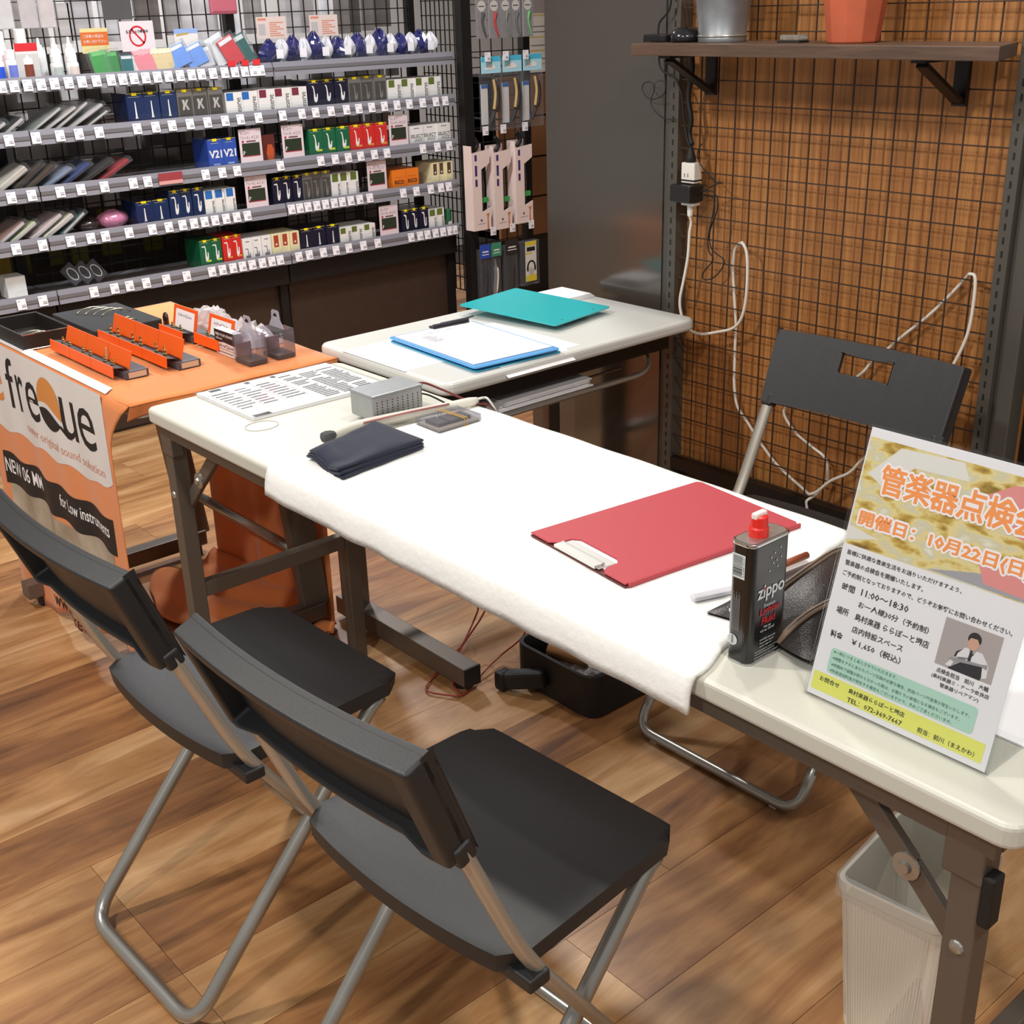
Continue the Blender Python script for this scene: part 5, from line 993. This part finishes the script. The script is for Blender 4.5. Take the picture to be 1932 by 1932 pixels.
for lab, y, x, h, w, cap, c in (('blue labelled white bottle at the left end of the top shelf', -1.0, -1.5, .075, .034, 'flat', '2450C8'), ('white bottle with violet label on the top shelf', -.965, -1.5, .08, .034, 'flat', '6A78C8'), ('white bottle with rust red label on the top shelf', -.925, -1.495, .08, .034, 'nozzle', '7A3A2A'), ('large plain bottle behind at the far left of the top shelf', -1.01, -1.57, .125, .042, 'flat', 'C2C2C0'), ('large pinkish labelled bottle behind on the top shelf', -.965, -1.57, .125, .042, 'flat', 'C9AAB0'), ('tall bottle with dark green label behind on the top shelf', -.905, -1.57, .13, .04, 'flat', '2A4A40')): bottle(lab, y, x, h, w, cap, c)
for k in range(3): bottle('%s small white nozzle bottle in the row of three on the top shelf' % ('left', 'middle', 'right')[k], -.862 + k * .042, -1.56, .105, .034, 'nozzle', 'D0D0D0', 'nozzle bottles in a row')
for k, c in enumerate(('B0B8B4', 'D8C8C0')): bottle('short jar before the nozzle bottles, %s' % ('greenish label' if k == 0 else 'pinkish label'), -.845 + k * .045, -1.5, .06, .036, 'flat', c)
def slab(name, label, y0, y1, r, h, c, x=-1.5, lean=-.2, th=.006, cat='card', group=None, n=1, roll=0):
    for k in range(n):
        w = (y1 - y0) / n; packet(label, y0 + (k + .5) * w, r, w * .96 if n == 1 else w * 1.6, h, th, c, lean, roll, x=x - .004 * k, clearbag=False, group=group, cat=cat)
packet('bright green card pack on the top shelf', -.715, 0, .05, .062, .012, '3E9A4A', -.15, .12, x=-1.5, strip='6AB86A'); packet('second bright green card pack on the top shelf', -.685, 0, .04, .06, .012, '2F8A42', -.15, .05, x=-1.5, strip='5AAE5E')
packet('teal wrapped pack beside the green packs on the top shelf', -.645, 0, .036, .05, .014, '1E6E70', -.1, 0, x=-1.5)
for k in range(3): packet('%s thin white card in the top shelf card row' % ('left', 'middle', 'right')[k], -.62 + k * .009, 0, .03, .048, .003, 'E0DAD8', -.1, .1, x=-1.498, clearbag=False, group='thin white cards')
for k in range(3): packet('%s pink card pack in the top shelf card row' % ('left', 'middle', 'right')[k], -.595 + k * .012, 0, .034, .06, .005, 'DE8A94', -.1, .25, x=-1.498, clearbag=False, group='pink card packs', strip='E8A4AC')
for k in range(4): packet('cream bamboo card in the top shelf card row, %s from left' % ('first', 'second', 'third', 'fourth')[k], -.552 + k * .013, 0, .03, .062, .005, 'D8C49A', -.1, .12, x=-1.498, clearbag=False, group='cream cards', strip='E8DCC0')
for k in range(2): packet('light blue cloth pack on the top shelf, %s' % ('left' if k == 0 else 'right'), -.475 + k * .055, 0, .065, .06, .012, '6A94DA', -.25, .35, x=-1.5)
packet('white hazy pack after the light blue cloths', -.395, 0, .05, .055, .01, 'C8C4C8', -.25, .2, x=-1.5); packet('white sheet pack with red print on the top shelf', -.325, 0, .06, .085, .006, 'D8D8D6', -.2, .45, x=-1.51); packet('red packet leaning among the white sheets on the top shelf', -.295, 0, .055, .08, .006, 'C83A40', -.2, .45, x=-1.5); packet('dark teal packet leaning at the end of the white sheets', -.255, 0, .055, .085, .006, '1E5A54', -.2, .4, x=-1.505, strip='C8D0CC')
for k, y in enumerate((-.345, -.30, -.262)):
    q = MB(); q.box(XFR + .002, XFR + .003, y - .012, y + .012, SHZ[0] + .008, SHZ[0] + .024); link('red_flag', q.mesh('red_flag', mat('red_flag_card', 'D8323A', .5), (0, 0, 0)), None, label='%s small red recommendation flag above the top shelf rail' % ('left', 'middle', 'right')[k], category='flag', group='red flags on the top shelf')
# navy swab packs in clear bins
ORD = ['first', 'second', 'third', 'fourth', 'fifth', 'sixth', 'seventh', 'eighth', 'ninth', 'tenth', 'eleventh', 'twelfth', 'thirteenth', 'fourteenth', 'fifteenth', 'sixteenth', 'seventeenth', 'eighteenth', 'nineteenth', 'twentieth', 'twenty-first', 'twenty-second', 'twenty-third', 'twenty-fourth', 'twenty-fifth']
SWN = mat('navy_satin', '1E1E54', .15, coat=.7, bump=.4, bscale=60)
def wad(rx, ry, h, seed, n=16, m=9):
    rn = random.Random(seed); ph = [rn.uniform(0, 6.28) for _ in range(6)]
    def fn(u, v):
        a = 2 * math.pi * u; k = 1 + .16 * math.sin(3 * a + ph[0] + 3 * v) + .12 * math.sin(5 * a + ph[1] - 4 * v) + .08 * math.sin(9 * a + ph[2])
        rr = math.sin(math.pi * min(.98, .06 + v * .92)) ** .7 * (1 - .25 * v)
        return Vector((rx * rr * k * math.cos(a), ry * rr * k * math.sin(a), h * (1 - (1 - v)) * (1 + .1 * math.sin(4 * a + ph[3]))))
    q = MB(); q.sheet(fn, n, m); return q
for k in range(8):
    y = -.165 + k * .082
    t = thing('swab_pack', 'shiny navy swab pack in a clear bin, %s from the left on the top shelf' % ORD[k], 'packet', (-1.535, y, SHZ[0] + .001), 0, 'navy swab packs in clear bins')
    wad(.042, .033, .07 + .008 * (k % 3), k).build('navy_cloth', SWN, t, rel=False, smooth=False)
    q = wad(.03, .02, .06, k + 30); q.v = [(a + .02, b + .03, c + .012) for a, b, c in q.v]; q.build('clear_film', FOILM, t, rel=False)
    q = MB(); q.box(.06, .0606, -.04, .04, .002, .045); q.build('bin_front', ACR, t, rel=False)
    q = MB(); q.box(.0612, .0622, -.012, .012, .02, .046); q.build('price_label', TAGW, t, rel=False)
t = thing('leaflet_holder', 'clear leaflet holder with red topped card among the bottles', 'holder', (-1.485, -.93, SHZ[0]))
q = MB(); q.box(-1.49, -1.487, -.955, -.895, SHZ[0] + .002, SHZ[0] + .095); b = q.build('leaflet', mat('leaflet_grey', 'D6D0CE', .5), t)
q = MB(); rect(q, rackfn(-1.4868), -.955, SHZ[0] + .075, -.895, SHZ[0] + .095); q.build('red_top', REDINK, b)
q = MB(); q.box(-1.485, -1.4844, -.958, -.892, SHZ[0] + .001, SHZ[0] + .07); q.build('clear_front', ACR, t)
# signs standing above the top shelf
def upsign(label, y0, y1, z0, z1, c, x=-1.56): t = thing('shelf_sign', label, 'sign', (x, (y0 + y1) / 2, z0)); q = MB(); q.box(x - .001, x, y0, y1, z0, z1); b = q.build('sign_card', mat('sign_' + c, c, .5), t); q = MB(); q.box(x - .004, x - .001, (y0 + y1) / 2 - .004, (y0 + y1) / 2 + .004, SHZ[0], z1 - .01); q.build('stake', ACR, t); return b, rackfn(x + .0001)
b, fn = upsign('white sign with red no-photography circle above the top shelf', -.624, -.522, 1.305, 1.385, 'DAD0D2')
q = MB(); P = arc(-.573, 1.345, .026, .028, 0, 360, 28); Pi = arc(-.573, 1.345, .021, .023, 0, 360, 28)
q.add([fn(u, v, .0003) for u, v in P] + [fn(u, v, .0003) for u, v in Pi], [(i, i + 1, 29 + i + 1, 29 + i) for i in range(28)]); poly(q, fn, [(-.592, 1.363), (-.588, 1.366), (-.553, 1.327), (-.557, 1.324)], .0003); q.build('red_circle', REDINK, b)
q = MB(); put_text(q, '防犯カメラ録画中', fn, -.606, 1.352, .066, .010, .02, 0, .0005, res=1); q.build('lettering', INK, b)
b, fn = upsign('orange and yellow sign beside the nozzle bottles', -.735, -.655, 1.305, 1.37, 'D8C88C', -1.575)
q = MB(); rect(q, fn, -.735, 1.325, -.655, 1.36); q.build('orange_panel', mat('sign_orange_print', 'D0682C', .5), b)
q = MB(); put_text(q, 'ご試奏の商品も', fn, -.728, 1.345, .06, .009, 0, 0, .0005, res=1); put_text(q, 'お申し付け下さい', fn, -.728, 1.331, .066, .009, 0, 0, .0005, res=1); q.build('lettering', WCARD, b)
b, fn = upsign('small sign with blue sky and gold print above the light blue packs', -.465, -.39, 1.30, 1.36, 'DCD6CE', -1.55)
q = MB(); rect(q, fn, -.465, 1.347, -.39, 1.36); q.build('sky_print', mat('sky_print', '8EA8D8', .5), b); q = MB(); poly(q, fn, [(-.46, 1.34), (-.42, 1.345), (-.418, 1.35), (-.458, 1.346)], .0004); q.build('gold_print', mat('gold_print', 'B89A4A', .5), b)
for nm, y0, z0 in (('left', -.175, 1.322), ('right', .015, 1.322)):
    b, fn = upsign('white notice with salmon print above the swab packs, %s one' % nm, y0, y0 + .105, z0, z0 + .062, 'D8C4BC', -1.58)
    q = MB()
    for i in range(7): rect(q, fn, y0 + .045, z0 + .006 + i * .0062, y0 + .095 - .012 * (i % 3), z0 + .009 + i * .0062)
    rect(q, fn, y0 + .005, z0 + .052, y0 + .035, z0 + .058); q.build('salmon_print', mat('salmon_ink', 'D08468', .6), b)
    q = MB(); rect(q, fn, y0 + .006, z0 + .01, y0 + .03, z0 + .042); q.build('grey_print', mat('pale_grey_ink', 'B4AFAC', .6), b)

# ---------------------------------------------------------------- goods on the far side, seen through the wire
random.seed(21)
BACKC = ['B9B4B4', 'CFCACA', '9C9694', '7C7470', 'D8D6D8', 'A89C94', '6A625E', '55504C', 'C4BCB8']
pmesh = {}; RBACK = {1.33: 'above the top shelf', 1.18: 'over the second shelf', 1.02: 'over the third shelf', .86: 'over the fourth shelf', .70: 'over the bottom shelf'}
BNAME = {'B9B4B4': 'light grey', 'CFCACA': 'pale grey', '9C9694': 'mid grey', '7C7470': 'taupe', 'D8D6D8': 'off-white', 'A89C94': 'beige', '6A625E': 'dark taupe', '55504C': 'charcoal', 'C4BCB8': 'pinkish grey', '6E6A1C': 'olive yellow'}
def far_packet(y, z, w, h, c, x, grp, lab):
    k = (round(w, 3), round(h, 3), c)
    if k not in pmesh: q = MB(); q.box(-.006, .006, -w / 2, w / 2, 0, h); pmesh[k] = q.mesh('far_packet', mat('far_' + c, c, .4))
    link('far_packet', pmesh[k], None, loc=(x, y, z), label=lab, category='packet', group=grp)
for zr, hh in ((1.33, .13), (1.18, .12), (1.02, .12), (.86, .13), (.70, .13)):
    y = -1.1; cnt = 0
    while y < .46:
        w = random.choice((.05, .06, .075)); c = random.choice(BACKC if zr > 1 else BACKC[2:8])
        if zr == .70 and -.95 < y < -.5: c = '6E6A1C'
        if random.random() < (.9 if zr > 1.3 else .72): far_packet(y, zr + random.uniform(-.01, .01), w, hh + random.choice((-.02, 0, .01)), c, -1.76 - random.choice((0, .03)), '%s packets behind the wire %s' % (BNAME[c], RBACK[zr]), '%s packet behind the wire %s, %s from left' % (BNAME[c], RBACK[zr], ORD[cnt])); cnt += 1
        y += w + .008
mb = MB(); mb.box(-1.9, -1.88, -1.72, .48, .3, 1.3); mb.build('rack_back_board', mat('far_dark_board', '4A443F', .7), label='dark backing board behind the goods on the far side of the racks', category='board')
# upper row hanging on this side above the top shelf
for y, w, c, lab in ((-1.0, .055, 'CFC8C6', 'first'), (-.93, .055, 'D4CECC', 'second'), (-.86, .05, 'C8BEBC', 'third'), (-.81, .045, 'D2C6C2', 'fourth')):
    packet('pale hanging packet at the upper left corner, %s from the left' % lab, y, 0, w, .1, .006, c, 0, 0, x=-1.60)
for o in [o for o in bpy.data.objects if o.get('label', '').startswith('pale hanging packet')]: o.location.z = 1.375
packet('dark grey pouch with lime edge hanging above the no-photography sign', -.605, 0, .085, .1, .008, '4A4644', 0, 0, x=-1.60, strip='B8C832')
for o in [o for o in bpy.data.objects if o.get('label', '').startswith('dark grey pouch')]: o.location.z = 1.39
t = thing('pink_pouch', 'dusty pink square pouch hanging above the white sheets', 'pouch', (-1.6, -.27, 1.395)); q = MB(); q.box(-1.606, -1.594, -.315, -.225, 1.395, 1.47); q.build('pouch_body', mat('dusty_pink', 'B8606E', .5), t, bevel=.005); q = MB(); q.box(-1.5938, -1.5932, -.31, -.23, 1.402, 1.404); q.build('seam', mat('seam_pink', '8E4452', .6), t)

# ---------------------------------------------------------------- hanging display right of the racks
t = thing('hanging_panel', 'black wire panel with hooks right of the rack end frame', 'rack', (-1.5, .68, 0))
wires(.54, .83, .35, 1.86, .05, .05, rackfn(-1.50), .0016).build('wire_panel', WIREB, t)
mb = MB(); mb.box(-1.52, -1.49, .83, .86, Z0, 2.0); mb.build('post', RACKM, t)
for y, z in ((.57, 1.2), (.65, 1.2), (.74, 1.2), (.55, .965), (.63, .965), (.73, .965), (.57, .625), (.66, .625), (.75, .625)):
    mb = MB(); mb.tube([(-1.5, y, z + .035), (-1.385, y, z + .035), (-1.378, y, z + .045)], .002, 6); h = mb.build('hook', CHROME, t)
    link('price_tag', TAGMESH, h, loc=(-1.376 + 1.5, y - .68, z + .038))
def strap_card(k, y, c, print_c):
    t = thing('strap_card', 'grey card with %s strap hanging in the top row by the dark panel' % print_c[0], 'packet', (-1.40, y, 1.30)); q = MB(); q.box(-1.402, -1.398, y - .022, y + .022, 1.295, 1.46); b = q.build('card', mat('newsprint_grey', 'A09A9A', .5, noise=.15, nscale=90), t)
    fn = rackfn(-1.3978); q = MB(); poly(q, fn, arc(y, 1.395, .017, .017, 0, 345, 18), .0002); q.build('round_logo', mat('cream_round', 'E8E2D8', .5), b); q = MB(); rect(q, fn, y - .012, 1.393, y + .012, 1.396, .0004); q.build('logo_line', INK, b)
    q = MB(); q.tube([(-1.396, y + .006, 1.375), (-1.396, y, 1.35), (-1.396, y + .005, 1.325), (-1.396, y + .016, 1.298)], [.006, .004, .004, .003], 6); q.build('strap', mat('strap_' + print_c[1], print_c[1], .5), b)
    q = MB(); q.box(-1.4035, -1.3935, y - .0235, y + .0235, 1.293, 1.455); q.build('film_bag', BAG, b)
for k, (y, pc) in enumerate(((.568, ('dark', '4A4A4A')), (.622, ('red', 'C03A3A')), (.672, ('grey-green', '7E8478')), (.718, ('slim grey', '6A6A6E')), (.772, ('mint green', '74BE7A')))): strap_card(k, y, None, pc)
def header_bag(y, lab, x=-1.39):
    t = thing('strap_bag', lab, 'packet', (x, y, 1.0)); w = .085
    q = MB(); q.box(x - .002, x, y - w / 2, y + w / 2, 1.185, 1.238); b = q.build('header_card', mat('sky_header', 'A9D8E4', .5), t)
    fn = rackfn(x + .0002); q = MB(); rect(q, fn, y - w / 2, 1.222, y + w / 2, 1.238); q.build('blue_print', mat('cyan_header_print', '4AB4D2', .5), b); q = MB(); poly(q, fn, [(y - .03, 1.2), (y - .01, 1.212), (y + .004, 1.216), (y + .02, 1.205), (y + .018, 1.198), (y - .03, 1.196)], .0004); q.build('white_print', WCARD, b)
    q = MB(); q.box(x - .016, x + .006, y - w / 2, y + w / 2, 1.0, 1.186); q.build('film_bag', BAG, t)
    q = MB(); q.tube(smooth_path([(x - .004, y + .012, 1.17), (x - .002, y + .022, 1.13), (x, y + .016, 1.08), (x - .002, y - .006, 1.03), (x - .004, y - .02, 1.01)]), [.009] * 4 + [.016] * 10 + [.010] * 6 + [.006] * 5, 8, flat=.5); s = q.build('black_strap', mat('black_strap', '221E1E', .6), t, smooth=True)
    q = MB(); q.tube(smooth_path([(x + .006, y + .004, 1.165), (x + .008, y + .010, 1.12), (x + .008, y + .002, 1.07)]), .005, 6); q.build('tan_lining', mat('tan_leather', 'B89A62', .6), s)
    q = MB(); q.box(x - .012, x - .008, y - .04, y - .012, 1.02, 1.15); q.build('white_insert', WCARD, t); q = MB(); q.box(x - .0075, x - .007, y - .04, y - .012, 1.138, 1.15); q.build('blue_insert_top', SKYB, t)
header_bag(.595, 'bagged black strap with sky blue header, left of three'); header_bag(.69, 'bagged black strap with sky blue header, middle of three'); header_bag(.785, 'bagged black strap with sky blue header, right of three', -1.392)
def cut_box(y, lab, dz):
    t = thing('support_box', lab, 'box', (-1.41, y, .66 + dz)); z0 = .66 + dz; w = .078; PK = mat('pinkish_white_card', 'E4CFC8', .5)
    fn = lambda u, v, l: Vector((-1.378 + l, y - w / 2 + u, z0 + v))
    q = MB(); q.prism([(0, 0), (w, .0), (w, .075), (.04, .062), (.04, .205), (w, .225), (w, .27), (0, .262)], fn, -.002, 0); b = q.build('front_card', PK, t)
    q = MB(); q.box(-1.425, -1.38, y - w / 2, y - w / 2 + .0015, z0, z0 + .285); q.build('side_card', PK, t)
    q = MB(); q.box(-1.425, -1.423, y - w / 2, y + w / 2, z0, z0 + .285); q.build('back_card', PK, t)
    q = MB(); q.box(-1.422, -1.381, y - w / 2 + .002, y + w / 2, z0, z0 + .002); q.build('floor_card', PK, t)
    q = MB()
    for v, h in ((.235, .02), (.185, .035), (.15, .024)): rect(q, fn, .012, v, .022, v + h, .0003)
    q.build('purple_print', mat('purple_print', '3E2A6A', .5), b)
    q = MB(); put_text(q, 'SUPPORT', fn, .018, .02, .035, .004, 0, 0, .0003); rect(q, fn, .03, .03, .038, .038, .0003); q.build('dark_print', mat('dim_ink', '6A5A5A', .6), b)
    q = MB(); poly(q, fn, [(.06, .0), (.068, .0), (.066, .04), (.072, .056), (.056, .054), (.061, .045)], .0003); q.build('orange_print', mat('copper_print', 'C07A4A', .5), b)
    q = MB(); q.tube(smooth_path([(-1.4, y + .014, z0 + .21), (-1.4, y + .02, z0 + .13), (-1.4, y + .012, z0 + .05)]), .008, 8); q.build('clear_arm', CASEP, t, smooth=True)
    q = MB(); q.box(-1.395, -1.385, y + .002, y + .036, z0 + .092, z0 + .108); q.build('green_pad', mat('green_pad', '3E9A4E', .5), t)
    q = MB(); q.box(-1.41, -1.39, y - .015, y + .03, z0 + .03, z0 + .07); q.build('dark_part', BLACK, t)
    q = MB(); q.tube(smooth_path([(-1.42, y + .005, z0 + .262), (-1.416, y + .018, z0 + .285), (-1.42, y + .004, z0 + .31)]), .008, 8); q.build('black_hook', BLACK, t, smooth=True)
cut_box(.525, 'pinkish white cut-out box with green pad, left of three', .012); cut_box(.622, 'pinkish white cut-out box with green pad, middle of three', .004); cut_box(.722, 'pinkish white cut-out box with green pad, right of three', .012)
def blister(y, w, lab, hc, hz, inner):
    t = thing('blister_pack', lab, 'packet', (-1.4, y, .42)); q = MB(); q.box(-1.412, -1.392, y - w / 2, y + w / 2, .40, .60); q.build('clear_blister', CASEP, t, bevel=.002)
    q = MB(); q.box(-1.390, -1.388, y - w / 2, y + w / 2, .57, .618); b = q.build('header_card', mat('header_' + hc, hc, .5), t); q = MB(); rect(q, rackfn(-1.3878), y - w * .3, .59, y + w * .3, .595); rect(q, rackfn(-1.3878), y - w * .35, .581, y + w * .35, .584); q.build('header_print', WCARD, b)
    q = MB(); q.tube(smooth_path([(-1.402, y, .56), (-1.402, y + .008, .5), (-1.402, y - .004, .41)]), [.006] * 4 + [.014] * 6 + [.01] * 3, 8, flat=.4); q.build('contents', mat('contents_' + inner, inner, .6), t, smooth=True)
blister(.54, .045, 'clear blister pack with blue header card, lowest row', '2A4AB0', 0, '2A2A30'); blister(.592, .045, 'clear blister pack with green header card, lowest row', '3A8A6A', 0, 'C8C0B4'); blister(.665, .06, 'black blister pack with white code label, lowest row', '2A2624', 0, '2E2622')
t = thing('headphone_pack', 'black pack with yellow headphone picture card, lowest row', 'packet', (-1.4, .755, .42)); q = MB(); q.box(-1.425, -1.392, .712, .80, .44, .60); q.build('clear_blister', CASEP, t, bevel=.002); q = MB(); q.box(-1.390, -1.388, .73, .782, .455, .6); b = q.build('card', mat('headphone_card', 'D8D4C8', .5), t)
fn = rackfn(-1.3878); q = MB(); rect(q, fn, .73, .455, .782, .478); rect(q, fn, .73, .585, .782, .6); rect(q, fn, .73, .555, .76, .56); q.build('yellow_print', mat('yellow_card_print', 'D8C43A', .5), b)
q = MB(); Pa = arc(.756, .508, .021, .024, -10, 190, 14); Pb = arc(.756, .508, .014, .018, -10, 190, 14); q.add([fn(u, v, .0004) for u, v in Pa] + [fn(u, v, .0004) for u, v in Pb], [(i, i + 1, 16 + i, 15 + i) for i in range(14)]); rect(q, fn, .734, .493, .742, .508, .0004); rect(q, fn, .77, .493, .778, .508, .0004); rect(q, fn, .735, .565, .775, .58); q.build('headphone_print', INK, b)
q = MB(); poly(q, fn, arc(.756, .49, .012, .014, 0, 345, 14), .0003); q.build('grey_print', mat('pale_card_print', 'B8B4B0', .5), b)
# drawers and notice beyond the gap
t = thing('drawer_cabinet', 'brown drawer cabinet glimpsed in the gap left of the dark panel', 'cabinet', (-1.9, 1.25, 0))
for k in range(4): mb = MB(); mb.box(-2.1, -1.9, 1.05, 1.6, .5 + k * .16, .652 + k * .16); mb.build('drawer', mat('brown_drawer', '7A5232', .6), t)
mb = MB(); mb.box(-2.1, -1.915, 1.05, 1.6, Z0, 1.14); mb.build('carcass', BLACK, t)
t = thing('notice_sheet', 'white and yellow notice sheet left of the dark panel, above the drawers', 'notice', (-1.89, 1.28, 1.14)); mb = MB(); mb.box(-1.9, -1.895, 1.2, 1.4, 1.142, 1.36); b = mb.build('sheet', mat('notice_paper', 'E0DAD2', .5), t)
q = MB(); fn = rackfn(-1.8949); [rect(q, fn, 1.21, z, 1.38, z + .006) for z in (1.17, 1.22, 1.27, 1.35)]; q.build('yellow_lines', mat('notice_yellow', 'D2BC7A', .5), b)
q = MB(); [rect(q, fn, 1.23, z, 1.36, z + .004) for z in (1.19, 1.24, 1.29, 1.31)]; q.build('grey_lines', GREYINK, b)

# the rack group was built too near: scaled about the camera position to a greater depth (900 mm bays) and to its place on the floor
RS = 1.1912
for o in bpy.data.objects:
    if o.parent is None and o.name not in RACK_FIRST and o.type in ('MESH', 'EMPTY'):  # RACK_FIRST: built before
        o.location = (o.location.x * RS - .3728, o.location.y * RS + .4220, (o.location.z - Z0) * RS); o.scale = (RS, RS, RS)
